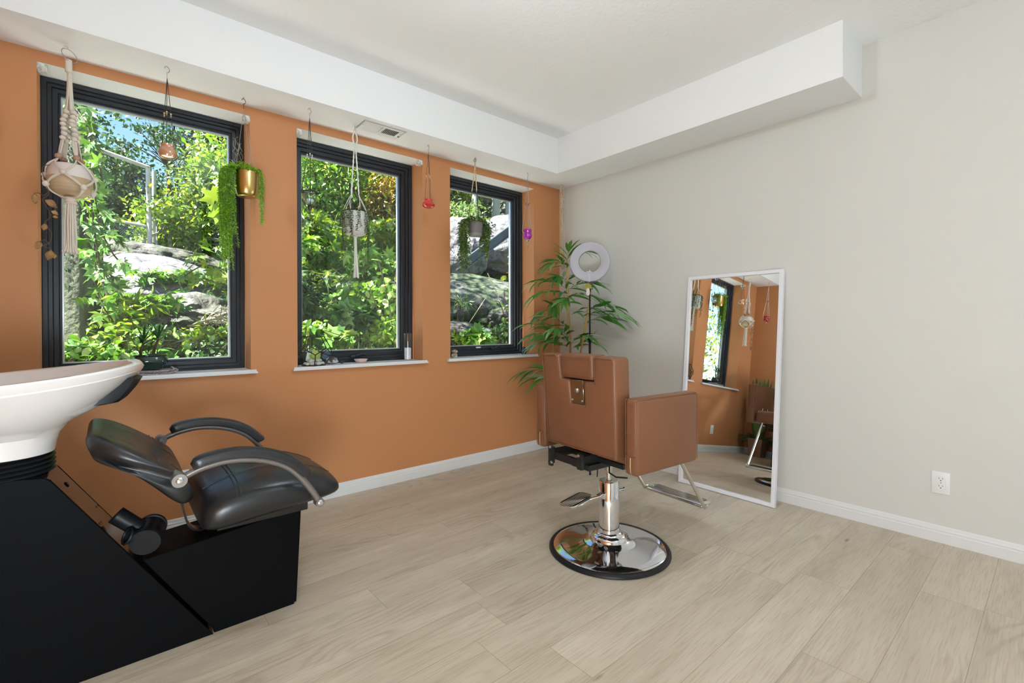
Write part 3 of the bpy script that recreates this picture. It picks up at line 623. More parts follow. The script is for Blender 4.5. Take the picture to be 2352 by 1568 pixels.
def leaf_part(name, geos, material, parent=None, label=None):
    if parent is not None:
        inv = np.array(ROOT[parent.name].inverted()); geos = [(v @ inv[:3, :3].T+inv[:3, 3], l, c) for v, l, c in geos]
    o = bpy.data.objects.new(name, fast_mesh(name, geos, material)); COL.objects.link(o)
    if parent is not None: o.parent = parent; ROOT[o.name] = ROOT[parent.name]
    else: ROOT[o.name] = Matrix.Identity(4)
    if label: o['label'] = label
    return o
def along(P, step, jit=0):
    """points and tangents every `step` along a polyline"""
    P = np.array([tuple(p) for p in P], float); d = np.linalg.norm(np.diff(P, axis=0), axis=1); s = np.concatenate([[0], np.cumsum(d)])
    t = np.arange(step*.3, s[-1], step); Q = np.stack([np.interp(t, s, P[:, i]) for i in range(3)], 1)
    T = np.stack([np.interp(t+step*.4, s, P[:, i])-np.interp(t-step*.4, s, P[:, i]) for i in range(3)], 1)
    return Q, T/np.maximum(1e-9, np.linalg.norm(T, axis=1))[:, None]

rnd = random.Random(7); nrg = np.random.default_rng(11)
rope = mat('cotton_cord', (.70, .61, .52), .85, bump=(500, .5, .001))
rope_w = mat('white_cord', (.74, .72, .66), .85, bump=(500, .5, .001))
jute = mat('jute_cord', (.58, .40, .20), .85, noise=(90, .25), bump=(500, .5, .001))
wire = mat('dark_wire', (.06, .055, .05), .4, .6)
silver_wire = mat('silver_wire', (.42, .41, .39), .35, .9)
bead_wood = mat('bead_wood', (.42, .24, .16), .5); bead_pale = mat('bead_pale', (.62, .46, .26), .5, noise=(60, .3)); bead_grey = mat('bead_grey', (.50, .50, .52), .3)
def cglass(name, col, rough=.02, refl=1.6):
    return glass_mat(name, col, rough, dens=refl)
def hook(x, y, z, s=1.0, r=.0016, turn=.6):
    """ceiling screw eye and the S hook below; bottom at z"""
    d = Vector((math.cos(turn), math.sin(turn), 0)); top = ZS; c = z+.030*s
    P = [Vector((x, y, z))]+[Vector((x, y, c))+d*(.013*s*math.sin(a))+Vector((0, 0, .014*s-.014*s*math.cos(a)+.0)) for a in np.linspace(0, 1.5*PI, 14)]
    P2 = [Vector((x, y, z)), Vector((x, y, z+.010*s))]+P[1:]
    e = P2[-6]
    return cat_(tube(P2, r, 6), tube([Vector((x, y, top)), Vector((x, y, c+.028*s)), Vector((x, y, c+.024*s))+d*.004], r, 6))
def lantern(name, label, x, y, zh, zb, zr, rr, wire_m, bead_m, body, body_m, rim=None, rim_m=None, drop=None, n=3, bead_r=.0045, group='hanging glass tea light lanterns', phase=.3, hookm=None):
    """hook, n wires with beads, a glass body (profile from its rim down)"""
    t = thing(name, label, 'lantern', (x, y, zr-.05), 0, group)
    part('hook', hook(x, y, zh), hookm or silver_wire, t)
    W = []; B = []
    for k in range(n):
        a = phase+2*PI*k/n; mid = (x+.016*math.cos(a), y+.016*math.sin(a), zb); end = (x+rr*math.cos(a), y+rr*math.sin(a), zr)
        wr = cat_(tube([(x, y, zh), (x+.002*math.cos(a), y+.002*math.sin(a), zh-.02), mid, end], .0016, 5)); part('wire', wr, wire_m, t)
        bd = cat_(sphere((mid[0], mid[1], zb+.006), bead_r, 8, 6), sphere((mid[0], mid[1], zb-.003), bead_r*.8, 8, 6), sphere((mid[0], mid[1], zb-.010), bead_r*.6, 8, 6)); B.append(bd)
        part('bead', bd, bead_m, t)
    part('glass_bowl', lathe(body, 36, (x, y, 0)), body_m, t)
    if rim: part('metal_rim', rim, rim_m or wire, t)
    if drop: part('bead_drop', drop, rim_m or wire, t)
    return t
# ---- copper glass lantern
copper_glass = mat('copper_glass', (.72, .40, .26), .10, .55, spec=.7, coat=.5)
red_glass = mat('red_glass', (.55, .03, .02), .08, coat=.8); purple_glass = mat('purple_glass', (.60, .02, .58), .10, coat=.8, trans=.25); clear_glass = cglass('clear_glass', (.90, .96, .93)); ruby_glass = mat('ruby_glass', (.55, .02, .02), .10, coat=.8, trans=.3)
x, y = .235, 2.953
lantern('hanging_lantern', 'small copper coloured glass bowl lantern hanging before the widest window', x, y, 2.397, 2.215, 2.060, .029, wire, bead_pale,
        [(.0, 1.992), (.018, 1.990), (.034, 1.998), (.041, 2.014), (.038, 2.032), (.029, 2.043), (.028, 2.050), (.033, 2.060), (.030, 2.061), (.025, 2.051), (.026, 2.042), (.035, 2.03), (.037, 2.015), (.030, 2.001), (0, 1.997)], copper_glass)
# ---- dark wire lantern with clear glass, candle inside
x, y = .929, 2.952
rimg = cat_(torus((x, y, 1.950), .037, .0042, n=36), *[tube(spline([(x+.037*math.cos(a), y+.037*math.sin(a), 1.950), (x+.048*math.cos(a), y+.048*math.sin(a), 1.945), (x+.054*math.cos(a), y+.054*math.sin(a), 1.957), (x+.046*math.cos(a), y+.046*math.sin(a), 1.965), (x+.044*math.cos(a), y+.044*math.sin(a), 1.955)], 4), .0026, 6) for a in (.3, .3+2*PI/3, .3+4*PI/3)],
            *[tube(spline([(x+.037*math.cos(a), y+.037*math.sin(a), 1.950), (x+.042*math.cos(a), y+.042*math.sin(a), 1.90), (x+.028*math.cos(a), y+.028*math.sin(a), 1.868), (x+.012*math.cos(a), y+.012*math.sin(a), 1.858)], 4), .0022, 5) for a in (.3, .3+2*PI/3, .3+4*PI/3)],
            lathe([(0, 1.868), (.013, 1.868), (.015, 1.858), (.010, 1.848), (.008, 1.840), (0, 1.838)], 16, (x, y, 0)))
lantern('hanging_lantern', 'clear glass lantern in dark curled wire hanging before the middle window', x, y, 2.391, 2.168, 1.957, .052, wire, rope_w,
        [(.0, 1.870), (.018, 1.870), (.034, 1.885), (.040, 1.905), (.037, 1.925), (.031, 1.938), (.034, 1.955), (.032, 1.955), (.029, 1.938), (.035, 1.925), (.038, 1.905), (.032, 1.887), (.017, 1.873), (0, 1.873)], clear_glass, rim=rimg, rim_m=wire,
        drop=cat_(torus((x, y, 1.828), .010, .0016, (1, 0, 0), 20), sphere((x, y, 1.815), .004, 8, 6)))
single('tea_light_candle', lathe([(0, 0), (.019, 0), (.0195, .018), (.017, .019), (.002, .018), (.001, .024), (0, .024)], 24, (x, y, 1.888)), white_paint, 'white tea light candle inside the clear glass lantern', 'candle')
# ---- red lantern by the pillar
x, y = 1.774, 3.0
lantern('hanging_lantern', 'small opaque red glass bowl lantern hanging before the orange pillar', x, y, 2.394, 2.226, 2.056, .027, wire, bead_pale,
        [(.0, 1.998), (.022, 1.997), (.040, 2.006), (.047, 2.020), (.042, 2.034), (.030, 2.043), (.029, 2.049), (.033, 2.058), (.030, 2.059), (.024, 2.05), (.03, 2.038), (.04, 2.02), (.03, 2.006), (0, 2.003)], red_glass)
# ---- purple lantern near the corner
def caged(x, y, gm, label, zs, phase):
    z = lambda v: v+zs
    rimg = cat_(torus((x, y, z(1.940)), .034, .0016, n=32), *[tube([(x+.034*math.cos(a), y+.034*math.sin(a), z(1.940)), (x+.047*math.cos(a), y+.047*math.sin(a), z(1.950)), (x+.050*math.cos(a), y+.050*math.sin(a), z(1.958))], .0013, 5) for a in (phase, phase+2*PI/3, phase+4*PI/3)])
    dr = cat_(lathe([(0, z(1.886)), (.012, z(1.885)), (.013, z(1.876)), (.007, z(1.868)), (0, z(1.867))], 16, (x, y, 0)), *[sphere((x, y, z(1.860-.008*k)), .0028, 8, 6) for k in range(4)], sphere((x, y, z(1.824)), .005, 8, 6, (.7, .7, 1.4)))
    return lantern('hanging_lantern', label, x, y, z(2.397), z(2.182), z(1.957), .048, silver_wire, gm, [(.0, z(1.884)), (.018, z(1.884)), (.034, z(1.900)), (.038, z(1.918)), (.034, z(1.934)), (.030, z(1.940)), (.034, z(1.952)), (.036, z(1.968)), (.034, z(1.968)), (.031, z(1.952)), (.028, z(1.94)), (.035, z(1.918)), (.030, z(1.90)), (0, z(1.887))], gm, rim=rimg, rim_m=silver_wire, drop=dr, phase=phase)
caged(2.742, 2.993, purple_glass, 'magenta glass lantern with purple beads hanging near the room corner', 0, .5)
caged(-.40, 2.90, ruby_glass, 'ruby glass lantern by the left wall, seen in the mirror', -.01, .9)

# ---- macrame hanger with a cream and tan pot
def macrame_one():
    x, y = -.130, 3.045
    t = thing('macrame_hanger', 'long cream macrame plant hanger with wooden beads and a thick tassel', 'plant hanger', (x, y, 1.49), 0)
    part('metal_ring', cat_(torus((x, y, 2.416), .032, .0017, (.55, -.75, .25), 40, 6), tube([(x-.01, y, ZS), (x-.004, y, 2.449)], .0012, 5), tube([(x-.01, y, ZS), (x-.02, y+.0, ZS-.003)], .001, 5)), silver_wire, t)
    part('wrapped_cord', lathe([(.004, 2.398), (.0125, 2.394)]+[(.0125+.0012*(k % 2), 2.39-.0035*k) for k in range(16)]+[(.010, 2.334), (.003, 2.33)], 20, (x-.003, y, 0)), rope, t)
    A = []
    arms = [PI/4*.7+PI/2*k for k in range(4)]
    for a in arms:
        ca, sa = math.cos(a), math.sin(a)
        for w in (-.0045, 0, .0045):
            P = spline([(x+.004*ca-w*sa, y+.004*sa+w*ca, 2.335), (x+.009*ca-w*sa, y+.009*sa+w*ca, 2.22), (x+.018*ca-w*sa*1.2, y+.018*sa+w*ca*1.2, 2.14)], 6); A.append(tube(P, .0028, 6))
    part('cord', cat_(*A), rope, t)
    for a in arms:          # spiral knots, a bead, loose cords
        ca, sa = math.cos(a), math.sin(a); S = []
        for k in range(7):
            z = 2.148-.021*k; rr = .018+.0018*k; q = k*1.3
            S.append(sphere((x+rr*ca+.004*math.cos(q), y+rr*sa+.004*math.sin(q), z), .0125, 10, 7, (1.05, 1.05, .85)))
        part('spiral_knot', cat_(*S), rope, t)
        C = []
        for w in (-.008, -.003, .003, .008):
            C.append(tube(spline([(x+.030*ca-w*sa, y+.030*sa+w*ca, 2.01), (x+.036*ca-w*sa, y+.036*sa+w*ca, 1.975), (x+.043*ca-w*sa*.6, y+.043*sa+w*ca*.6, 1.94)], 5), .0026, 6))
        part('cord', cat_(*C), rope, t)
        part('bead', sphere((x+.045*ca, y+.045*sa, 1.930), .0145, 14, 10, (1, 1, .9)), bead_wood, t)
    N = []
    def pc(a, r, z): return Vector((x+r*math.cos(a), y+r*math.sin(a), z))
    for a in arms:
        for s in (-1, 1):
            for w in (-.0032, .0032):
                N.append(tube(spline([pc(a, .045, 1.922), pc(a+s*.35, .078, 1.885+w), pc(a+s*PI/4, .090, 1.845+w)], 6), .0027, 6))
                N.append(tube(spline([pc(a+s*PI/4, .090, 1.845+w), pc(a+s*.35, .094, 1.815+w), pc(a, .092, 1.790+w)], 6), .0027, 6))
        for w in (-.006, -.002, .002, .006):
            N.append(tube(spline([pc(a+w*8, .092, 1.790), pc(a+w*8, .084, 1.770), pc(a, .055, 1.752), pc(a, .018, 1.744)], 5), .0027, 6))
        N.append(sphere(pc(a+PI/4, .092, 1.845), .012, 10, 7, (1, 1, .9))); N.append(sphere(pc(a, .093, 1.790), .013, 10, 7, (1, 1, 1.1)))
    part('net', cat_(*N), rope, t)
    K = []
    for k in range(4): K.append(torus((x+.001*k, y, 1.742-.007*k), .017, .0058, (.15*(-1)**k, .1, 1), 22, 8))
    part('gathering_knot', cat_(*K, sphere((x, y, 1.73), .018, 12, 8)), rope, t)
    T = []
    for k in range(16):
        a = 2*PI*k/16; r0 = .012+.004*(k % 2); r1 = .022+.004*rnd.random()
        T.append(tube(spline([(x+r0*math.cos(a), y+r0*math.sin(a), 1.725), (x+r0*1.15*math.cos(a)+rnd.uniform(-.002, .002), y+r0*1.15*math.sin(a), 1.64), (x+r0*1.3*math.cos(a), y+r0*1.3*math.sin(a), 1.56), (x+r1*.9*math.cos(a), y+r1*.9*math.sin(a), 1.508), (x+r1*1.25*math.cos(a), y+r1*1.25*math.sin(a), 1.488+rnd.uniform(-.006, .01))], 5), [.0037]*16+[.0042, .0048, .005, .0046, .002], 6))
    part('tassel', cat_(*T), rope, t)
    cream = mat('cream_glaze', (.70, .62, .58), .45); tanclay = mat('tan_clay', (.50, .36, .22), .6, noise=(6, .12, (1, 1, 16)))
    p = thing('clay_pot', 'round cream and tan clay pot cradled in the long macrame hanger', 'pot', (x, y, 1.755), 0)
    part('pot_body', lathe([(0, 1.757), (.05, 1.757), (.066, 1.768), (.080, 1.80), (.082, 1.822), (.0815, 1.836)], 40, (x, y, 0)), tanclay, p)
    part('glazed_rim', lathe([(.0815, 1.836), (.080, 1.86), (.074, 1.885), (.067, 1.896), (.063, 1.896), (.069, 1.88), (.074, 1.85), (.0, 1.84)], 40, (x, y, 0)), cream, p)
    # a withered vine trailing out of the pot
    dead = mat('withered_leaf', (.34, .18, .07), .7, noise=(25, .4)); stem = mat('dry_stem', (.12, .07, .045), .7)
    v = thing('withered_vine', 'dried brown curling vine hanging from the clay pot in the macrame', 'plant', (x-.07, y, 1.46), 0)
    L1 = spline([(x-.060, y-.03, 1.885), (x-.090, y-.045, 1.86), (x-.082, y-.05, 1.80), (x-.070, y-.05, 1.745), (x-.090, y-.045, 1.715), (x-.075, y-.04, 1.68), (x-.066, y-.05, 1.64), (x-.085, y-.045, 1.61), (x-.064, y-.045, 1.575), (x-.062, y-.045, 1.55), (x-.070, y-.045, 1.52), (x-.090, y-.045, 1.508), (x-.066, y-.05, 1.495), (x-.055, y-.05, 1.475)], 6)
    L2 = spline([(x-.072, y-.05, 1.75), (x-.085, y-.05, 1.735), (x-.105, y-.05, 1.742), (x-.118, y-.05, 1.735)], 5); L3 = spline([(x-.07, y-.045, 1.52), (x-.085, y-.045, 1.535), (x-.10, y-.045, 1.525)], 5)
    L4 = spline([(x-.062, y-.05, 1.70), (x-.048, y-.05, 1.68), (x-.052, y-.05, 1.655), (x-.066, y-.05, 1.65)], 5)
    part('stem', cat_(*[tube(q, .0015, 5) for q in (L1, L2, L3, L4)]), stem, v)
    for q, d, s in [((x-.118, y-.05, 1.735), (.1, 0, -1), .045), ((x-.085, y-.05, 1.71), (.8, .1, -.5), .05), ((x-.064, y-.05, 1.665), (.6, 0, -.3), .030), ((x-.085, y-.045, 1.61), (-.1, .1, -1), .035), ((x-.10, y-.045, 1.528), (-.35, 0, -1), .042), ((x-.066, y-.05, 1.49), (-.2, 0, -1), .050), ((x-.055, y-.05, 1.475), (.1, 0, -1), .025), ((x-.06, y-.05, 1.64), (.7, .2, .1), .022)]:
        D = Vector(d).normalized(); B = D.cross(Vector((.3, -1, .2))).normalized(); N_ = B.cross(D); ps = []
        for u in np.linspace(0, 1, 6): w = math.sin(PI*min(1, u*1.05))**.8*.32; ps.append([Vector(q)+D*(s*u)+B*(s*k*w)+N_*(s*(.25*abs(k)+.12*math.sin(5*u))) for k in (-1, -.4, .4, 1)])
        part('dry_leaf', loft(ps, close=False, cap=False), dead, v)
macrame_one()

# ---- brass pot with bright trailing foliage
brass = mat('brushed_brass', (.55, .38, .14), .28, 1.0, noise=(3, .15, (1, 1, .05)))
bright_leaf = leaf_mat('bright_leaf', (.16, .40, .03), (.36, .62, .05), (.10, .30, .03), trans=.4)
def trailing(t, cx, cy, zr, strands, lm, stem_m, size, step, pairs=True, mound=None, seed=3, kind='ovate', nstem='stem'):
    g = np.random.default_rng(seed); geos = []; st = []
    for P in strands:
        Q = spline(P, 8); st.append(tube(Q, .0011, 4)); q, T = along(Q, step)
        n = len(q); ph = g.uniform(0, 6.3, n)
        for sgn in ((-1, 1) if pairs else (1,)):
            a = ph+(0 if sgn > 0 else PI); D = np.stack([np.cos(a), np.sin(a), -.35+.4*g.random(n)], 1)+T*.35
            N = np.stack([-.2*np.cos(a), -.2*np.sin(a), np.ones(n)], 1)+g.normal(0, .35, (n, 3)); geos.append(leaves_geo(q, D, N, size*(.75+.5*g.random(n)), kind))
    if mound:
        n, R, h = mound; u = g.random(n); a = g.uniform(0, 2*PI, n); r = R*np.sqrt(u); q = np.stack([cx+r*np.cos(a), cy+r*np.sin(a), zr+h*(1-(r/R)**2)*g.random(n)+.003], 1)
        D = np.stack([np.cos(a)+g.normal(0, .5, n), np.sin(a)+g.normal(0, .5, n), g.uniform(-.3, .6, n)], 1); geos.append(leaves_geo(q, D, np.stack([g.normal(0, .5, n), g.normal(0, .5, n), np.ones(n)], 1), size*(.8+.5*g.random(n)), kind))
    part(nstem, cat_(*st), stem_m, t); leaf_part('foliage', geos, lm, t)
green_stem = mat('green_stem', (.14, .22, .06), .6); dark_stem = mat('dark_stem', (.05, .05, .03), .6)
def brass_planter():
    x, y = .612, 3.065
    t = thing('hanging_planter', 'brass pot of bright trailing foliage hanging at the right of the widest window', 'hanging plant', (x, y, 1.885), 0)
    part('hook', hook(.600, y, 2.39), wire, t)
    part('brass_pot', lathe([(0, 1.887), (.042, 1.887), (.046, 1.890), (.053, 1.905), (.0585, 1.935), (.060, 1.97), (.060, 2.028), (.0575, 2.028), (.0575, 1.97), (.055, 1.935), (.045, 1.9), (0, 1.897)], 44, (x, y, 0)), brass, t)
    for a in (2.6, 4.9, .4): part('wire', tube([(.600, y, 2.39), (x+.059*math.cos(a), y+.059*math.sin(a), 2.02)], .0012, 5), silver_wire, t)
    S = []
    for k in range(44):
        a = rnd.uniform(2.5, 3.95); r0 = .058; L = rnd.choice([.18, .25, .32, .38, .45, .5]) if k > 3 else .58
        ox = -rnd.uniform(.005, .055); S.append([(x+.03*math.cos(a), y+.03*math.sin(a), 2.035), (x+(r0+.01)*math.cos(a)+ox*.5, y+(r0)*math.sin(a)*.9, 2.045), (x+(r0+.024)*math.cos(a)+ox, y+(r0+.01)*math.sin(a)*.9, 1.99), (x+(r0+.022)*math.cos(a)+ox, y+(r0+.01)*math.sin(a)*.9, 2.04-L*.6), (x+(r0+.015)*math.cos(a)+ox+rnd.uniform(-.012, .012), y+(r0+.01)*math.sin(a)*.9, 2.04-L)])
    for k in range(9):
        a = rnd.uniform(-.9, 1.2); L = rnd.choice([.10, .14, .2, .3]); S.append([(x+.03*math.cos(a), y+.03*math.sin(a), 2.035), (x+.07*math.cos(a), y+.055*math.sin(a), 2.05), (x+.088*math.cos(a), y+.07*math.sin(a), 2.0), (x+.09*math.cos(a), y+.07*math.sin(a), 2.04-L)])
    trailing(t, x-.02, y, 2.03, S, bright_leaf, green_stem, .0135, .0085, mound=(520, .085, .05), seed=5)
    W = []
    for k in range(7):
        q = [(x-.05+rnd.uniform(-.02, .02), y-.03, 2.05)]
        for j in range(7): q.append((q[-1][0]+rnd.uniform(-.018, .012), q[-1][1]+rnd.uniform(-.008, .008), q[-1][2]+rnd.uniform(.008, .035)))
        W.append(tube(spline(q, 4), .0011, 4))
    part('dry_twigs', cat_(*W), silver_wire, t, label='pale bare twigs rising from the foliage')
brass_planter()

# ---- second macrame hanger with white pot and ivy
ivy_leaf = leaf_mat('ivy_leaf', (.05, .12, .035), (.12, .22, .06), trans=.3)
def macrame_two():
    x, y = 1.240, 3.03
    t = thing('macrame_hanger', 'thin white macrame plant hanger with a slim tassel before the middle window', 'plant hanger', (x, y, 1.455), 0)
    part('hook', cat_(tube([(x, y, ZS), (x, y, 2.430)], .0018, 6), torus((x, y, 2.423), .008, .0016, (1, .6, 0), 18, 5)), silver_wire, t)
    Cc = []
    Cc.append(tube(spline([(x, y, 2.425), (x-.016, y-.008, 2.39), (x-.017, y-.008, 2.36), (x-.003, y, 2.325)], 6), .0048, 8)); Cc.append(tube(spline([(x, y, 2.425), (x+.016, y+.008, 2.39), (x+.017, y+.008, 2.36), (x+.003, y, 2.325)], 6), .0048, 8))
    part('loop', cat_(*Cc), rope_w, t)
    arms = [.35+PI/2*k for k in range(4)]
    for a in arms:
        ca, sa = math.cos(a), math.sin(a); P = spline([(x+.004*ca, y+.004*sa, 2.33), (x+.012*ca, y+.012*sa, 2.25), (x+.023*ca, y+.023*sa, 2.13), (x+.033*ca, y+.033*sa, 2.00)], 10)
        rr = [.0042+.0016*math.sin(i*2.1) for i in range(len(P))]; part('braided_cord', tube(P, rr, 8), rope_w, t)
        L = []
        for s in (-1, 1):
            L.append(tube(spline([(x+.033*ca, y+.033*sa, 2.00), (x+.060*math.cos(a+s*.25), y+.060*math.sin(a+s*.25), 1.94), (x+.079*math.cos(a+s*.5), y+.079*math.sin(a+s*.5), 1.88), (x+.080*math.cos(a+s*.7), y+.080*math.sin(a+s*.7), 1.80), (x+.06*math.cos(a+s*.78), y+.06*math.sin(a+s*.78), 1.745), (x+.01*ca, y+.01*sa, 1.735)], 5), .0018, 5))
        part('cord', cat_(*L), rope_w, t)
    T = [tube(spline([(x+.006*math.cos(k), y+.006*math.sin(k), 1.735), (x+.008*math.cos(k)+.002, y+.008*math.sin(k), 1.6), (x+.016*math.cos(k)+.006, y+.016*math.sin(k), 1.456+.01*rnd.random())], 6), .0026, 5) for k in range(14)]
    part('tassel', cat_(*T, torus((x, y, 1.728), .010, .004, n=16)), rope_w, t)
    p = thing('ivy_pot', 'white pot with thin ivy trails hanging in the white macrame', 'potted plant', (x, y, 1.742), 0)
    potw = mat('white_pot', (.62, .60, .56), .5)
    part('pot', lathe([(0, 1.742), (.055, 1.742), (.066, 1.752), (.073, 1.775), (.075, 1.83), (.075, 1.888), (.072, 1.889), (.071, 1.84), (.06, 1.76), (0, 1.75)], 44, (x, y, 0)), potw, p)
    part('soil', lathe([(0, 1.88), (.071, 1.88), (.071, 1.875)], 30, (x, y, 0)), mat('soil', (.03, .02, .012), .9), p)
    S = []
    for a, L in [(-2.7, .16), (-2.45, .13), (-2.3, .15), (-1.75, .14), (-1.6, .11), (-1.1, .15), (-.8, .13), (-.5, .15), (.3, .16), (1.6, .14), (-2.95, .12), (2.6, .30), (-2.2, .26), (-.35, .38), (-.25, .30), (3.0, .24)]:
        ca, sa = math.cos(a), math.sin(a); S.append([(x+.05*ca, y+.05*sa, 1.893), (x+.079*ca, y+.079*sa, 1.895), (x+.082*ca, y+.082*sa, 1.86), (x+.081*ca, y+.081*sa, 1.895-L*.6), (x+.078*ca+rnd.uniform(-.01, .01), y+.078*sa, 1.895-L)])
    trailing(p, x, y, 1.885, S, ivy_leaf, dark_stem, .017, .0115, mound=(160, .07, .02), seed=9)
    part('stem', cat_(tube(spline([(x-.01, y, 1.89), (x-.02, y, 1.95), (x-.035, y, 1.99)], 5), .003, 5), tube(spline([(x+.035, y, 1.89), (x+.045, y, 1.92), (x+.042, y, 1.955)], 5), .004, 5)), dark_stem, p)
macrame_two()

# ---- square-shouldered grey pot with long trails
grey_leaf = leaf_mat('grey_green_leaf', (.07, .13, .035), (.17, .28, .07), (.40, .45, .25), trans=.3)
def grey_planter():
    x, y = 2.184, 2.99
    t = thing('hanging_planter', 'grey pot with long dark green trails hanging before the right window', 'hanging plant', (x, y, 1.84), 0)
    part('hook', cat_(tube([(x+.004, y, ZS), (x, y, 2.44), (x-.003, y, 2.415)], .0025, 6), torus((x, y, 2.432), .010, .003, (1, .5, .2), 18, 6), sphere((x+.002, y, 2.446), .007)), silver_wire, t)
    gp = mat('grey_pot', (.17, .155, .145), .6); gp2 = mat('pale_band', (.24, .23, .215), .6)
    part('pot', lathe([(0, 1.862), (.0535, 1.862), (.061, 1.943), (.063, 1.945), (.063, 1.947), (.058, 1.947), (.055, 1.90), (0, 1.88)], 40, (x, y, 0)), gp, t)
    part('pot_base', lathe([(0, 1.842), (.050, 1.842), (.0515, 1.845), (.0538, 1.862)], 40, (x, y, 0)), gp2, t, label='paler grey band at the base of the pot')
    part('drain_hole', lathe([(0, .002), (.003, .002), (.003, 0)], 10, (x-.036, y-.048, 1.935), (-.6, -.8, 0)), slot_dark, t)
    for a in (2.55, .45, 4.65):
        e = (x+.060*math.cos(a), y+.060*math.sin(a), 1.94); m = (x+.025*math.cos(a), y+.025*math.sin(a), 2.19)
        c = part('jute_cord', tube(spline([(x, y, 2.42), (x+.010*math.cos(a), y+.010*math.sin(a), 2.31), m], 8), [.0032+.0007*(i % 2) for i in range(17)], 6), bead_pale, t); part('cord', tube([m, e], .0022, 6), dark_stem, t)
    S = []
    for k in range(40):
        side = rnd.choice([-1, -1, 1]); a = (PI*.95+rnd.uniform(-.8, .8)) if side < 0 else rnd.uniform(-1.0, .7); L = rnd.uniform(.16, .38) if side < 0 else rnd.uniform(.12, .30)
        ox = rnd.uniform(.01, .07); ca, sa = math.cos(a), math.sin(a); dx = rnd.uniform(-.02, .02)
        S.append([(x+.04*ca, y+.04*sa, 1.955), (x+(.07+ox*.4)*ca, y+.06*sa, 1.965), (x+(.075+ox)*ca, y+.07*sa, 1.92), (x+(.078+ox)*ca+dx, y+.07*sa, 1.955-L*.6), (x+(.07+ox)*ca+dx*2, y+.07*sa, 1.955-L)])
    for k in range(6): S.append([(x+.02, y-.03, 1.95), (x+.03+.01*k, y-.07, 1.95), (x+.02+.01*k, y-.085, 1.86), (x-.0+.012*k, y-.08, 1.72-.02*k)]) if k < 0 else None
    S = [s for s in S if s]
    trailing(t, x, y, 1.945, S, grey_leaf, green_stem, .022, .0095, mound=(260, .075, .05), seed=13)
grey_planter()

# ---- bead strings in the corner
def garland():
    x, y = 3.228, 3.045
    t = thing('bead_garland', 'long looped string of pale wooden beads hanging in the room corner', 'garland', (x, y, 1.66), 0)
    part('hook', tube([(x-.002, y, ZS), (x-.002, y, 2.447)], .0015, 5), silver_wire, t)
    def string(P, r, m, step):
        Q, _ = along(spline(P, 8), step); ms = [sphere(q, r*(.8+.4*rnd.random()), 7, 5) for q in Q]; part('bead_string', cat_(*ms), m, t)
    string([(x-.002, y, 2.448), (x-.020, y, 2.43), (x-.022, y, 2.38), (x-.008, y, 2.33), (x-.008, y, 2.2), (x-.008, y, 2.0), (x-.012, y, 1.8), (x-.018, y-.01, 1.72), (x-.02, y-.01, 1.70)], .0052, bead_pale, .0095)
    string([(x-.002, y, 2.448), (x+.017, y, 2.43), (x+.019, y, 2.38), (x+.006, y, 2.335)], .0052, bead_pale, .0095)
    string([(x+.006, y, 2.33), (x+.012, y-.004, 2.2), (x+.010, y-.004, 2.08), (x+.012, y-.004, 1.95), (x+.008, y-.004, 1.84)], .0050, bead_grey, .0088)
    part('knot', cat_(sphere((x+.001, y-.006, 2.322), .011, 10, 8), sphere((x+.008, y-.004, 2.305), .007, 8, 6)), bead_grey, t)
    part('woven_strap', loft([[(x-.016, y+.004, z), (x+.004, y-.002, z), (x+.006, y+.004, z), (x-.014, y+.010, z)] for z in np.linspace(2.36, 1.80, 12)]), jute, t)
    for k in range(5):
        o = .009*k-.02; string([(x+o*.3, y, 1.86), (x+o, y-.006, 1.78), (x+o*1.4, y-.008, 1.70), (x+o*.8, y-.006, 1.668+abs(o)*.5)], .0042, jute, .0078)
    string([(x-.012, y, 1.80), (x-.035, y-.01, 1.74), (x-.040, y-.01, 1.70), (x-.022, y-.01, 1.68)], .0035, jute, .007)
garland()

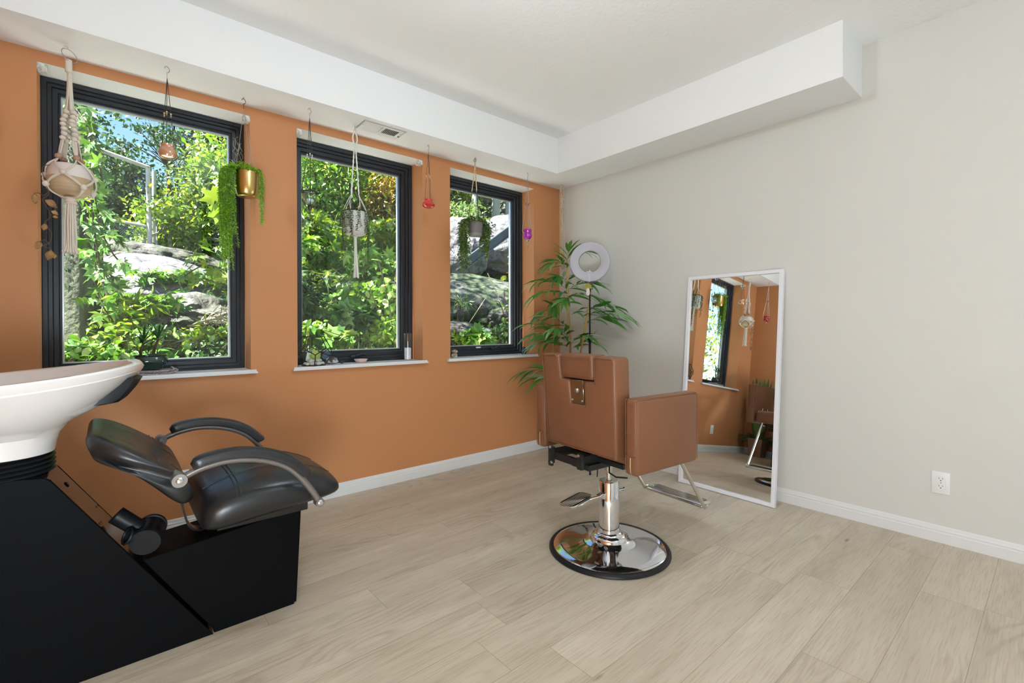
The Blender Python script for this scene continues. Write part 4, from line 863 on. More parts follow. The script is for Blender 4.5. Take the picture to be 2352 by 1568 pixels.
# ------------------------------------------------------------------ things on the sills
Z = SILL
towel = mat('striped_cloth', (.40, .34, .34), .9, noise=(120, .55), bump=(300, .6, .001))
C = []
for k, (x0, x1, z, d) in enumerate([(.085, .265, .885, .0), (.095, .285, .893, .006), (.090, .270, .901, -.004)]):
    P = spline([(x0, 0, z+.000), (x0+.05, 0, z+.002), (x1-.05, 0, z), (x1, 0, z+.004), (x1+.012, 0, z+.009), (x1, 0, z+.013)], 5)
    C.append(loft([[(p.x, 3.175+d, p.z-.002), (p.x, 3.295+d, p.z-.002), (p.x, 3.295+d, p.z+.003), (p.x, 3.175+d, p.z+.003)] for p in P]))
single('folded_cloth', cat_(*C), towel, 'folded grey speckled cloth under the dark green plant pot', 'cloth')
def bonsai():
    cx, cy, z0 = .175, 3.237, .909
    t = thing('potted_plant', 'little spiky dracaena in a glossy dark green oval pot on the sill', 'potted plant', (cx, cy, z0), 0)
    gl = mat('green_glaze', (.012, .035, .028), .10, coat=.6)
    def el(a, b, z): return [(cx+a*math.copysign(abs(math.cos(q))**.8, math.cos(q)), cy+b*math.copysign(abs(math.sin(q))**.8, math.sin(q)), z) for q in np.linspace(0, 2*PI, 44, endpoint=False)]
    part('pot', loft([el(.052, .036, z0), el(.056, .040, z0+.004), el(.058, .042, z0+.016), el(.072, .052, z0+.026), el(.080, .058, z0+.042), el(.078, .056, z0+.058), el(.070, .050, z0+.070), el(.074, .053, z0+.074), el(.074, .053, z0+.078), el(.066, .046, z0+.077), el(.066, .046, z0+.062), el(.03, .02, z0+.061)]), gl, t)
    part('soil', loft([el(.066, .046, z0+.060), el(.060, .040, z0+.067), el(.02, .015, z0+.070)]), mat('potting_soil', (.025, .018, .012), .9), t)
    part('stone', sphere((cx+.012, cy-.016, z0+.074), .030, 14, 10, (1.1, .7, .42)), mat('dark_stone', (.05, .05, .055), .5), t)
    bark = mat('cane_bark', (.12, .06, .035), .7, bump=(80, .5, .002)); dl = leaf_mat('dracaena_leaf', (.015, .07, .012), (.035, .13, .02), trans=.15)
    geos = []
    for pts, L, n in [([(cx-.038, cy, z0+.06), (cx-.040, cy, z0+.10), (cx-.028, cy, z0+.145)], .105, 15), ([(cx+.010, cy+.01, z0+.06), (cx+.022, cy+.008, z0+.12), (cx+.038, cy+.004, z0+.165)], .095, 15), ([(cx-.012, cy, z0+.06), (cx-.010, cy, z0+.075), (cx-.008, cy, z0+.09)], .055, 9), ([(cx+.024, cy-.01, z0+.06), (cx+.028, cy-.01, z0+.07), (cx+.03, cy-.01, z0+.08)], .05, 8), ([(cx-.045, cy, z0+.06), (cx-.046, cy, z0+.066), (cx-.046, cy, z0+.07)], .05, 5)]:
        if L > .06: part('cane', tube(spline(pts, 5), [.0075-.0003*i+.001*(i % 3 == 0) for i in range(11)], 9), bark, t)
        e = np.array(pts[-1]); a = np.arange(n)*2.4; el_ = np.linspace(1.35, .15, n); D = np.stack([np.cos(a)*np.cos(el_), np.sin(a)*np.cos(el_), np.sin(el_)], 1)
        geos.append(leaves_geo(np.repeat(e[None], n, 0)+np.array([0, 0, 1])*np.linspace(.012, -.02, n)[:, None]*(L/.1), D, np.stack([-np.cos(a)*np.sin(el_), -np.sin(a)*np.sin(el_), np.cos(el_)], 1), L*(.8+.35*nrg.random(n)), 'lance', bend=.16))
    leaf_part('foliage', geos, dl, t)
bonsai()
def terrarium():
    R = .118; phi = (1+5**.5)/2; V = []
    for a in (-1, 1):
        for b in (-1, 1):
            V += [(0, a/phi, b*phi), (a/phi, b*phi, 0), (a*phi, 0, b/phi)]
            for c in (-1, 1): V.append((a, b, c))
    V = [Vector(v).normalized() for v in V]; fn = Vector((0, 1, phi)).normalized()
    cand = [Vector(q_).normalized() for a in (1, -1) for b in (1, -1) for q_ in ((0, a*phi, b), (a*phi, b, 0), (a, 0, b*phi))]
    best = None
    for n in cand:
        F = [v for v in V if v.dot(n) > .78]
        if len(F) == 5: best = n; break
    q = best.rotation_difference(Vector((0, 0, -1))); V = [Matrix.Rotation(.42, 3, 'Z') @ (q @ v) for v in V]
    c = Vector((1.028, 3.212, Z+.7947*R+.003)); W = [c+v*R for v in V]
    E = [(i, j) for i in range(20) for j in range(i) if (V[i]-V[j]).length < .72]
    t = thing('glass_terrarium', 'dark edged geometric glass terrarium at the left of the middle sill', 'terrarium', (c.x, c.y, Z), 0)
    lead = mat('aged_brass', (.045, .032, .02), .45, .6)
    part('frame', cat_(*[tube([W[i], W[j]], .0030, 6) for i, j in E], *[sphere(w, .003, 8, 6) for w in W]), lead, t)
    Fc = []; nrm = [q2 for q2 in [Matrix.Rotation(.42, 3, 'Z') @ (q @ n) for n in cand]]
    for n in nrm:
        if n.z > .9: continue
        ids = [i for i in range(20) if V[i].dot(n) > .78]; u = n.orthogonal().normalized(); w = n.cross(u); ids.sort(key=lambda i: math.atan2(V[i].dot(w), V[i].dot(u))); Fc.append(tuple(ids))
    part('glass_panel', (W, Fc), glass_mat('terrarium_glass', (.93, .96, .95), dens=.8), t, smooth=False)
    # faux succulent leaf and white card, pebbles
    stone = mat('white_pebble', (.66, .63, .58), .6, noise=(30, .12))
    first = None
    for k in range(22):
        a = 2.4*k; r = .058*math.sqrt((k % 14+.5)/14); zz = Z+.016+(.018 if k >= 14 else 0); s = rnd.uniform(.011, .016)
        loc = Vector((c.x+r*math.cos(a), c.y+r*math.sin(a), zz))
        if first is None:
            bm = bmesh.new(); bmesh.ops.create_icosphere(bm, subdivisions=2, radius=1)
            for v in bm.verts: v.co *= 1+.16*math.sin(3*v.co.x+1)*math.cos(4*v.co.y)+.08*math.sin(7*v.co.z)
            m = [tuple(v.co) for v in bm.verts], [tuple(v.index for v in f.verts) for f in bm.faces]; bm.free(); first = mesh_of('white_pebble', m, stone)
        o = bpy.data.objects.new('white_pebble', first); COL.objects.link(o); o.location = loc; o.scale = (s*1.25, s, s*.72); o.rotation_euler = (rnd.uniform(-.3, .3), rnd.uniform(-.3, .3), a*1.7)
        o['label'] = 'white pebble lying in the bottom of the geometric glass terrarium'; o['category'] = 'pebble'; o['group'] = 'white pebbles inside the terrarium'
    s_ = thing('succulent', 'yellow green artificial succulent lying inside the geometric terrarium', 'plant', (c.x+.03, c.y, Z+.03), 0)
    sm = leaf_mat('succulent_leaf', (.25, .42, .06), (.5, .58, .12), trans=.2)
    n = 9; a = np.linspace(-.9, .9, n); D = np.stack([np.sin(a)*.9+.35, -.25*np.cos(a*2), .75*np.cos(a)-.15], 1)
    leaf_part('foliage', [leaves_geo(np.repeat(np.array([[c.x+.012, c.y+.01, Z+.045]]), n, 0), D, np.stack([np.zeros(n), -np.ones(n), .3*np.ones(n)], 1), .062*(.7+.4*nrg.random(n)), 'ovate', bend=.3)], sm, s_)
    single('paper_tag', xf(box(-.028, .028, -.0012, .0012, 0, .055), Matrix.Translation((c.x-.016, c.y+.02, Z+.028)) @ Matrix.Rotation(.25, 4, 'Y') @ Matrix.Rotation(-.2, 4, 'X')), mat('pale_card', (.62, .70, .60), .7), 'pale green card standing inside the geometric terrarium', 'card')
terrarium()
def rock(name, loc, r, sc, m, label, seed, cat='stone', group=None, sub=3, amp=.22):
    bm = bmesh.new(); bmesh.ops.create_icosphere(bm, subdivisions=sub, radius=1); g = random.Random(seed); off = Vector((g.random()*9, g.random()*9, g.random()*9))
    from mathutils import noise as nz
    for v in bm.verts:
        d = nz.noise(v.co*1.3+off)*amp*1.6+nz.noise(v.co*3.1+off)*amp*.7+nz.noise(v.co*7+off)*amp*.25; v.co *= 1+d
    V = [(loc[0]+v.co.x*r*sc[0], loc[1]+v.co.y*r*sc[1], loc[2]+v.co.z*r*sc[2]) for v in bm.verts]; Fc = [tuple(v.index for v in f.verts) for f in bm.faces]; bm.free()
    return single(name, (V, Fc), m, label, cat, group)
rk = mat('black_white_rock', (.10, .10, .105), .7, noise=(9, .5)); 
def two_tone(name, dark, light, scale, pos, bump=(30, .7, .004)):
    m = mat(name, dark, .75, bump=bump); nt = m.node_tree; b = nt.nodes['Principled BSDF']; n = nt.nodes.new('ShaderNodeTexNoise'); n.inputs['Scale'].default_value = scale; n.inputs['Detail'].default_value = 7
    tc = nt.nodes.new('ShaderNodeTexCoord'); nt.links.new(tc.outputs['Object'], n.inputs['Vector']); r = nt.nodes.new('ShaderNodeValToRGB'); r.color_ramp.elements[0].position = pos-.06; r.color_ramp.elements[1].position = pos+.08
    r.color_ramp.elements[0].color = (*dark, 1); r.color_ramp.elements[1].color = (*light, 1); nt.links.new(n.outputs[0], r.inputs[0]); nt.links.new(r.outputs[0], b.inputs['Base Color']); return m
rock('stone', (1.163, 3.255, Z+.025), .036, (1.15, .85, .72), two_tone('banded_rock', (.05, .05, .055), (.60, .58, .55), 28, .5), 'fist sized black stone with a white crust beside the terrarium', 3)
rock('stone', (1.233, 3.255, Z+.011), .015, (1.0, .8, .8), two_tone('dark_chip', (.04, .04, .045), (.45, .43, .41), 60, .58), 'small dark stone chip on the sill right of the crusted stone', 8)
single('candle_dish', lathe([(0, Z), (.026, Z), (.036, Z+.008), (.047, Z+.024), (.046, Z+.026), (.040, Z+.025), (.020, Z+.0245), (.018, Z+.021), (0, Z+.021)], 36, (1.369, 3.255, 0)), mat('pink_ceramic', (.78, .55, .52), .4), 'shallow pale pink round dish in the middle of the middle sill', 'dish')
single('glass_cylinder', lathe([(0, Z), (.0285, Z), (.0285, Z+.205), (.0268, Z+.205), (.0268, Z+.004), (0, Z+.004)], 36, (1.741, 3.258, 0)), glass_mat('vase_glass', (.95, .96, .97), dens=1.3), 'tall clear glass cylinder vase at the right of the middle sill', 'vase')
single('salt_fill', lathe([(0, Z+.0045), (.0262, Z+.0045), (.0262, Z+.090), (.02, Z+.094), (0, Z+.092)], 30, (1.741, 3.258, 0)), mat('salt_white', (.80, .80, .80), .8, bump=(400, .4, .001)), 'white granules half filling the tall glass cylinder', 'granules', kind='stuff')
beige = two_tone('beige_stone', (.30, .24, .17), (.62, .58, .52), 35, .5)
rock('stone', (2.155, 3.245, Z+.018), .026, (1.1, .8, .75), beige, 'brownish stone at the left end of the right sill, lower of two', 21)
rock('stone', (2.165, 3.250, Z+.051), .022, (1.25, .85, .62), beige, 'whitish stone resting on the brown one on the right sill', 22)
def fan(x, y, s, m, label):
    P = [(x-.030*s, Z), (x+.030*s, Z), (x+.026*s, Z+.022*s), (x+.016*s, Z+.048*s), (x+.004*s, Z+.062*s), (x-.008*s, Z+.062*s), (x-.020*s, Z+.040*s), (x-.028*s, Z+.016*s)]
    single('stone_wedge', extr(P, y-.009, y+.009, .004, 2), m, label, 'ornament')
fan(2.915, 3.235, 1.0, mat('blue_agate', (.05, .07, .10), .12, coat=.5), 'polished blue grey stone wedge at the right end of the right sill')
fan(2.952, 3.275, 1.05, mat('black_agate', (.012, .012, .014), .08, coat=.5), 'polished black stone wedge behind the blue grey one')
single('wood_block', box(2.935, 2.972, 3.222, 3.246, Z, Z+.014, .003), mat('pink_wood', (.55, .28, .20), .6), 'tiny reddish block lying before the black stone wedge', 'block')

# ------------------------------------------------------------------ ring light on its stand
def ring_light():
    x, y = 3.005, 2.528
    t = thing('ring_light', 'white ring light on a black tripod stand by the grey wall', 'ring light', (x, y, 0), 0)
    c = Vector((x, y, 1.665)); n = Vector((-.80, -.60, .03)).normalized(); u = n.cross(Vector((0, 0, 1))).normalized()
    diff = mat('ring_diffuser', (.46, .46, .51), .4); blk = dark_plastic
    def prof(pr): return lathe(pr, 64, c, n)
    part('diffuser', prof([(.089, -.004), (.090, .008), (.096, .012), (.158, .012), (.163, .008), (.165, -.004)]), diff, t)
    part('housing', prof([(.165, -.004), (.166, -.010), (.158, -.016), (.095, -.016), (.088, -.010), (.088, -.004)]), mat('ring_housing', (.30, .30, .34), .4), t)
    dn = Vector((0, 0, -1)); b = c+dn*.166
    part('yoke', cat_(loft([[b+u*s*.034+n*q+dn*z for s, q in ((-1, -.012), (1, -.012), (1, .012), (-1, .012))] for z in (-.006, .002)]+[[b+u*s*.012+n*q+dn*.022 for s, q in ((-1, -.010), (1, -.010), (1, .010), (-1, .010))]]), lathe([(0, 0), (.010, 0), (.010, .05), (0, .05)], 16, b+dn*.075), tube([b+dn*.02, b+dn*.08], .009, 12), lathe([(0, 0), (.014, 0), (.014, .018), (0, .018)], 16, b+dn*.045-u*.006, -u)), blk, t)
    ph = c+dn*.070
    part('phone_clip', cat_(tube([c+dn*.10+n*.012, c+dn*.165+n*.014], .0035, 8), box(ph.x-.012, ph.x+.012, ph.y-.012, ph.y+.012, ph.z-.018, ph.z-.012), tube([ph+dn*.03, ph+dn*-.004], .004, 8)), white_paint, t)
    part('phone_clip_pad', xf(box(-.030, .010, -.006, .006, -.004, .004, .002), Matrix.Translation(ph+dn*.012) @ Matrix.Rotation(-.9, 4, 'Z')), white_paint, t)
    part('pole', cat_(tube([(x, y, 1.44), (x, y, 1.02)], .0075, 12), tube([(x, y, 1.03), (x, y, .42)], .010, 12), tube([(x, y, .62), (x, y, .16)], .013, 12)), blk, t)
    part('collar', cat_(tube([(x, y, 1.055), (x, y, 1.005)], .014, 12), tube([(x, y, 1.03), (x-.03, y+.022, 1.03)], .006, 8), tube([(x, y, .64), (x, y, .60)], .018, 12)), blk, t)
    for a in (1.75, 1.75+2*PI/3, 1.75+4*PI/3):
        ca, sa = math.cos(a), math.sin(a); e = (x+.27*ca, y+.27*sa, .007); 
        lg = part('leg', tube([(x+.018*ca, y+.018*sa, .42), e], .0075, 8), blk, t); part('brace', tube([(x+.012*ca, y+.012*sa, .17), (x+.145*ca, y+.145*sa, .20)], .005, 6), blk, t)
        part('rubber_foot', sphere(e, .010, 8, 6, (1, 1, .7)), rubber, lg)
    # mushroom charm clipped to the stand
    mc = b+n*.035+dn*.004+u*.012; cap = []; mu = thing('mushroom_charm', 'olive and white mushroom shaped wooden charm hanging on the ring light', 'ornament', mc+dn*.09, 0)
    cp = [(-.034, -.045), (-.034, -.052), (-.026, -.056), (-.016, -.050), (0, -.047), (.016, -.050), (.026, -.056), (.034, -.052), (.034, -.045), (.026, -.028), (.012, -.012), (0, -.004), (-.012, -.012), (-.026, -.028)]
    sp = [(-.010, -.046), (-.013, -.075), (-.015, -.092), (-.010, -.104), (0, -.108), (.010, -.104), (.015, -.092), (.013, -.075), (.010, -.046)]
    def pl(P, a, b_): return loft([[mc+u*p[0]+Vector((0, 0, p[1]))+n*a for p in P], [mc+u*p[0]+Vector((0, 0, p[1]))+n*b_ for p in P]])
    part('stem', pl(sp, -.002, .002), mat('charm_white', (.72, .66, .60), .5), mu, smooth=False); part('cap', pl(cp, -.003, .004), mat('charm_olive', (.28, .27, .02), .45), mu, smooth=False)
    part('cord', tube([mc+Vector((0, 0, -.004)), mc+Vector((0, 0, .05))-n*.01, mc+Vector((0, 0, .075))-n*.02], .001, 5), white_paint, mu)
ring_light()

# ------------------------------------------------------------------ tall artificial bamboo palm
palm_leaf = leaf_mat('palm_leaf', (.04, .17, .035), (.13, .36, .07), (.42, .55, .38), rough=.3, trans=.25)
def bamboo_palm():
    x, y = 3.07, 2.86
    t = thing('bamboo_palm', 'tall artificial bamboo palm with yellow canes standing in the room corner', 'potted plant', (x, y, 0), 0)
    wood = mat('pale_wood', (.50, .33, .19), .55, noise=(4, .15, (1, 1, .2)))
    part('pot', lathe([(0, .20), (.10, .20), (.115, .21), (.135, .40), (.14, .42), (.13, .42), (.125, .40), (0, .39)], 40, (x, y, 0)), mat('planter_grey', (.30, .28, .26), .6), t)
    for a in (.55, .55+PI/2, .55+PI, .55+1.5*PI):
        px_, py_ = x+.105*math.cos(a), y+.105*math.sin(a); part('stand_leg', box(px_-.013, px_+.013, py_-.013, py_+.013, 0, .24, .002), wood, t)
    part('stand_ring', cat_(box(x-.10, x+.10, y-.012, y+.012, .175, .2), box(x-.012, x+.012, y-.10, y+.10, .175, .2)), wood, t)
    cane = mat('bamboo_cane', (.55, .36, .12), .45, noise=(5, .25, (1, 1, .3)))
    canes = [[(x-.01, y-.05, .40), (x-.02, y-.075, .95), (x-.03, y-.06, 1.30), (x-.04, y-.06, 1.72)], [(x-.05, y+.03, .40), (x-.07, y+.08, .85), (x-.075, y+.075, 1.15), (x-.085, y+.07, 1.36)], [(x+.03, y-.06, .40), (x+.01, y-.14, .8), (x-.015, y-.23, 1.08), (x-.05, y-.33, 1.38)]]
    for c in canes: part('cane', tube(spline(c, 9), [.0085+.0012*(i % 7 == 0) for i in range(28)], 9), cane, t)
    # fronds: start, end of the midrib, leaflets, leaflet length
    F = [((3.035, 2.80, 1.68), (3.02, 2.78, 1.78), 5, .16), ((3.03, 2.80, 1.66), (2.88, 2.86, 1.68), 8, .155), ((3.03, 2.80, 1.64), (2.84, 2.80, 1.66), 7, .15), ((3.03, 2.81, 1.72), (3.10, 2.68, 1.78), 4, .15),
         ((3.03, 2.80, 1.46), (2.74, 2.84, 1.52), 10, .18), ((3.03, 2.80, 1.42), (2.66, 2.80, 1.40), 11, .17), ((3.04, 2.79, 1.46), (3.10, 2.55, 1.50), 10, .17), ((3.04, 2.78, 1.40), (3.13, 2.50, 1.36), 9, .16), ((3.02, 2.80, 1.50), (2.86, 2.74, 1.55), 8, .16), ((3.03, 2.79, 1.34), (2.88, 2.70, 1.36), 8, .15), ((3.03, 2.82, 1.52), (3.14, 2.70, 1.58), 7, .15),
         ((3.00, 2.93, 1.30), (2.93, 2.86, 1.32), 8, .14), ((3.00, 2.93, 1.26), (2.80, 2.92, 1.24), 7, .14), ((3.02, 2.74, 1.24), (3.12, 2.55, 1.28), 9, .15),
         ((3.03, 2.64, 1.22), (3.17, 2.34, 1.24), 11, .18), ((3.04, 2.63, 1.16), (3.18, 2.42, 1.20), 10, .17), ((3.04, 2.60, 1.26), (3.20, 2.45, 1.30), 8, .16),
         ((3.03, 2.80, 1.04), (2.66, 2.86, 1.16), 12, .18), ((3.03, 2.78, 1.00), (2.62, 2.78, 1.08), 12, .18), ((3.02, 2.80, 1.06), (2.76, 2.70, 1.12), 10, .17), ((3.03, 2.80, .96), (2.72, 2.84, 1.00), 10, .17), ((3.04, 2.78, .98), (2.98, 2.54, 1.06), 9, .16), ((3.05, 2.76, .95), (3.08, 2.55, 1.0), 8, .15), ((3.02, 2.80, 1.12), (2.84, 2.84, 1.22), 9, .15),
         ((3.02, 2.84, .70), (2.74, 2.98, .76), 10, .19), ((3.02, 2.84, .62), (2.78, 2.92, .70), 10, .18), ((3.05, 2.80, .80), (3.12, 2.6, .86), 8, .16), ((3.0, 2.84, .66), (2.86, 2.76, .74), 8, .16)]
    g = np.random.default_rng(4); geos = []; st = []
    for a, b, n, L in F:
        a, b = Vector(a), Vector(b); m = (a+b)/2+Vector((0, 0, .03)); P = spline([a, m, b], 7); st.append(tube(P, .0016, 5))
        q, T = along(P, (b-a).length/n*.96); k = len(q); d = Vector(b-a).normalized(); side = d.cross(Vector((0, 0, 1))).normalized(); s = np.array([1 if i % 2 else -1 for i in range(k)])
        frac = np.linspace(.25, 1, k); D = T*(.55+.9*frac)[:, None]+np.array(side)[None]*(s*(1.0-.55*frac))[:, None]+np.array([0, 0, 1])[None]*g.uniform(-.35, .35, k)[:, None]
        tip = np.array([0, 0, 1])[None]+g.normal(0, .35, (k, 3))
        geos.append(leaves_geo(q, D, tip, L*(.85+.4*g.random(k)), 'palm', bend=.34))
        geos.append(leaves_geo(q[-1:], T[-1:]+np.array([[0, 0, -.1]]), np.array([[0, 0, 1.]]), np.array([L*1.15]), 'palm', bend=.34))
    for v, l, c in geos: v[:, 0] = np.minimum(v[:, 0], X0-.012); v[:, 1] = np.where(v[:, 0] > 2.99, np.minimum(v[:, 1], Y0-.012), v[:, 1])
    part('stem', cat_(*st), green_stem, t); leaf_part('foliage', geos, palm_leaf, t)
bamboo_palm()

# ------------------------------------------------------------------ grass planter seen in the mirror
def grass_planter():
    x, y = -.44, 2.90
    t = thing('grass_planter', 'tall artificial grass in a square wooden planter, seen in the mirror', 'potted plant', (x, y, 0), 0)
    w = mat('planter_wood', (.28, .16, .10), .6, noise=(3, .3, (1, 1, .15)))
    part('planter', loft([[(x+sx*a, y+sy*a, z) for sx, sy in ((-1, -1), (1, -1), (1, 1), (-1, 1))] for a, z in ((.075, 0), (.095, .24), (.085, .24), (.08, .2))]), w, t, smooth=False)
    gm = leaf_mat('grass_blade', (.05, .12, .03), (.12, .22, .06), (.3, .3, .12), trans=.2); g = np.random.default_rng(8); n = 130
    a = g.uniform(0, 2*PI, n); r = .05*g.random(n); sp = g.uniform(.04, .28, n); q = np.stack([x+r*np.cos(a), y+r*np.sin(a), np.full(n, .2)], 1); D = np.stack([np.cos(a)*sp, np.sin(a)*sp, np.ones(n)], 1)
    v = [leaves_geo(q, D, np.stack([np.cos(a), np.sin(a), -sp], 1)*-1, .9*(.55+.45*g.random(n)), 'lance', bend=-.06)]
    n = 60; a = g.uniform(0, 2*PI, n); q = np.stack([x+.06*np.cos(a), y+.06*np.sin(a), np.full(n, .22)], 1); D = np.stack([np.cos(a), np.sin(a), g.uniform(.2, .9, n)], 1); v.append(leaves_geo(q, D, np.stack([-np.cos(a)*.3, -np.sin(a)*.3, np.ones(n)], 1), .30, 'lance', bend=.5))
    for vv, l, c in v: vv[:, 0] = np.clip(vv[:, 0], XL+.01, -.37); vv[:, 1] = np.minimum(vv[:, 1], Y0-.03)
    leaf_part('blades', v, gm, t)
grass_planter()
# ------------------------------------------------------------------ outdoors: a wooded, rocky slope behind the house
def at(px, py, Y):
    """the point at distance y = Y that lies on a sight line from the doorway where the survey was taken"""
    a, b = (px-1176)/1084.84, (754.28-py)/1084.84; r, u = a*math.cos(_roll)+b*math.sin(_roll), -a*math.sin(_roll)+b*math.cos(_roll)
    d, u = math.cos(_pitch)-u*math.sin(_pitch), u*math.cos(_pitch)+math.sin(_pitch)
    x, y = math.sin(_yaw)*d+math.cos(_yaw)*r, math.cos(_yaw)*d-math.sin(_yaw)*r
    return Vector((x*Y/y, Y, 1.14+u*Y/y))
from mathutils import noise as nz
def gz(x, y):
    s = .33+.07*max(0, min(1.8, (x-1)/3)); h = .62+s*max(0, y-4.5); cap = 2.02+max(0, x-1.2)*.85+.03*max(0, y-8)
    if h > cap-.4: h = cap-.4+.4*math.tanh((h-cap+.4)/.4)
    return h+(.10*nz.noise(Vector((x*.9, y*.9, 0)))+.03*nz.noise(Vector((x*4, y*4, 3))) if y > 4.45 else 0)*min(1, max(0, y-4.4))
def terrain():
    xs = np.concatenate([np.arange(-6, 10, .22), np.arange(10, 26, .8)]); ys = np.concatenate([np.arange(4.3, 10, .16), np.arange(10, 30, .8)])
    V = [(x, y, gz(x, y)) for y in ys for x in xs]; n = len(xs); Fc = [(j*n+i, j*n+i+1, (j+1)*n+i+1, (j+1)*n+i) for j in range(len(ys)-1) for i in range(n-1)]
    m = two_tone('forest_soil', (0.030, 0.045, 0.015), (0.120, 0.102, 0.072), 3.2, .54, bump=(9, .8, .03))
    o = struct('ground', (V, Fc), m, smooth=True, label='mossy leaf strewn slope rising behind the house')
    gravel = two_tone('bounce_gravel', (.68, .67, .64), (.86, .85, .82), 60, .5, bump=(120, .6, .01))
    struct('bounce_strip', box(-5, 8, Y0+.262, 4.36, .45, .60), gravel, label='pale gravel strip added out of sight below the windows to bounce light indoors')  # hidden reflector, added to throw sunlight up onto soffit and window heads
terrain()
moss = bpy.data.materials.new('granite'); 
def granite(name, base, light, mossc, ms=2.2, mp=.52):
    m = mat(name, base, .85, bump=(5, 1.0, .10)); nt = m.node_tree; L = nt.links.new; b = nt.nodes['Principled BSDF']; tc = nt.nodes.new('ShaderNodeTexCoord')
    def nn(s, d=7): n = nt.nodes.new('ShaderNodeTexNoise'); n.inputs['Scale'].default_value = s; n.inputs['Detail'].default_value = d; n.inputs['Roughness'].default_value = .65; L(tc.outputs['Object'], n.inputs['Vector']); return n.outputs[0]
    def ramp(f, p0, p1, c0, c1): r = nt.nodes.new('ShaderNodeValToRGB'); e = r.color_ramp.elements; e[0].position = p0; e[1].position = p1; e[0].color = (*c0, 1); e[1].color = (*c1, 1); L(f, r.inputs[0]); return r.outputs[0]
    c = ramp(nn(9), .38, .62, base, light); k = ramp(nn(ms), mp-.05, mp+.06, (0, 0, 0), (1, 1, 1)); mx = nt.nodes.new('ShaderNodeMix'); mx.data_type = 'RGBA'; L(k, mx.inputs['Factor']); L(c, mx.inputs['A']); L(ramp(nn(22), .35, .65, [v*.6 for v in mossc], mossc), mx.inputs['B']); L(mx.outputs['Result'], b.inputs['Base Color'])
    return m
bpy.data.materials.remove(moss)
gran_pale = granite('pale_granite', (0.085, 0.08, 0.088), (0.20, 0.185, 0.195), (0.124, 0.124, 0.099), 1.6, .60); gran_moss = granite('mossy_granite', (0.087, 0.087, 0.081), (0.17, 0.16, 0.15), (0.081, 0.105, 0.056), 1.8, .46); gran_dark = granite('dark_granite', (0.062, 0.056, 0.053), (0.186, 0.167, 0.149), (0.056, 0.062, 0.037), 2.4, .50)
def boulder(c, r, rot, m, label, seed, amp=.30, cat='boulder'):
    bm = bmesh.new(); bmesh.ops.create_icosphere(bm, subdivisions=5, radius=1); off = Vector((seed*1.7, seed*.9, seed*2.3)); E_ = Euler(rot).to_matrix()
    for v in bm.verts:
        p = v.co.copy(); d = nz.noise(p*1.1+off)*amp+abs(nz.noise(p*2.3+off))*amp*.6+nz.noise(p*5+off)*amp*.30+abs(nz.noise(p*11+off))*amp*.18+nz.noise(p*22+off)*amp*.07; v.co = p*(1+d-.1)
    V = [tuple(Vector(c)+E_ @ Vector((v.co.x*r[0], v.co.y*r[1], v.co.z*r[2]))) for v in bm.verts]; Fc = [tuple(v.index for v in f.verts) for f in bm.faces]; bm.free()
    return single('boulder', (V, Fc), m, label, cat, 'boulders on the slope', smooth=True)
def B(px, py, Y, r, rot, m, label, seed, **k): boulder(at(px, py, Y), r, rot, m, label, seed, **k)
B(365, 652, 7.3, (.78, 1.0, .34), (.32, .0, .25), gran_pale, 'pale bare rock ledge in the clearing beyond the widest window', 1, amp=.12)
B(350, 596, 8.9, (.9, .7, .26), (.1, .05, .1), gran_dark, 'darker rock hump at the top of the pale rock ledge', 2, amp=.2)
B(410, 735, 6.2, (.75, .5, .28), (.2, 0, 0), gran_dark, 'low dark boulder among the weeds below the pale ledge', 3)
B(1100, 712, 6.3, (1.25, .8, .60), (.1, .05, -.3), gran_moss, 'broad mossy boulder filling the middle of the right window view', 4, amp=.2)
B(1160, 560, 8.2, (1.5, .9, .62), (.1, -.45, .0), gran_pale, 'slanting grey boulder above the broad mossy one', 5, amp=.22)
B(1050, 580, 7.8, (.62, .7, .72), (.1, .1, .2), gran_pale, 'upright grey boulder at the left of the right window view', 6, amp=.2)
B(1112, 478, 11.0, (1.35, .9, .95), (.1, .1, .5), gran_dark, 'tall brownish rock face between the pale tree trunks', 7, amp=.22)
B(1172, 500, 9.8, (1.1, .8, .42), (0, -.3, .1), gran_moss, 'mossy slab under the pale tree trunks', 8)
B(1052, 765, 4.95, (.30, .22, .14), (0, 0, .3), gran_dark, 'small dark stone at the lower left of the right window view', 9)
B(1105, 775, 5.0, (.34, .2, .12), (0, 0, .9), gran_pale, 'small pale stone lying behind the big lobed leaves', 10)
B(1165, 735, 5.4, (.34, .3, .2), (0, .2, .4), gran_moss, 'grey stone at the foot of the leafy sapling', 11)
B(712, 735, 5.9, (.42, .3, .15), (0, 0, .2), gran_pale, 'pale stone among the weeds at the left of the middle window view', 12)

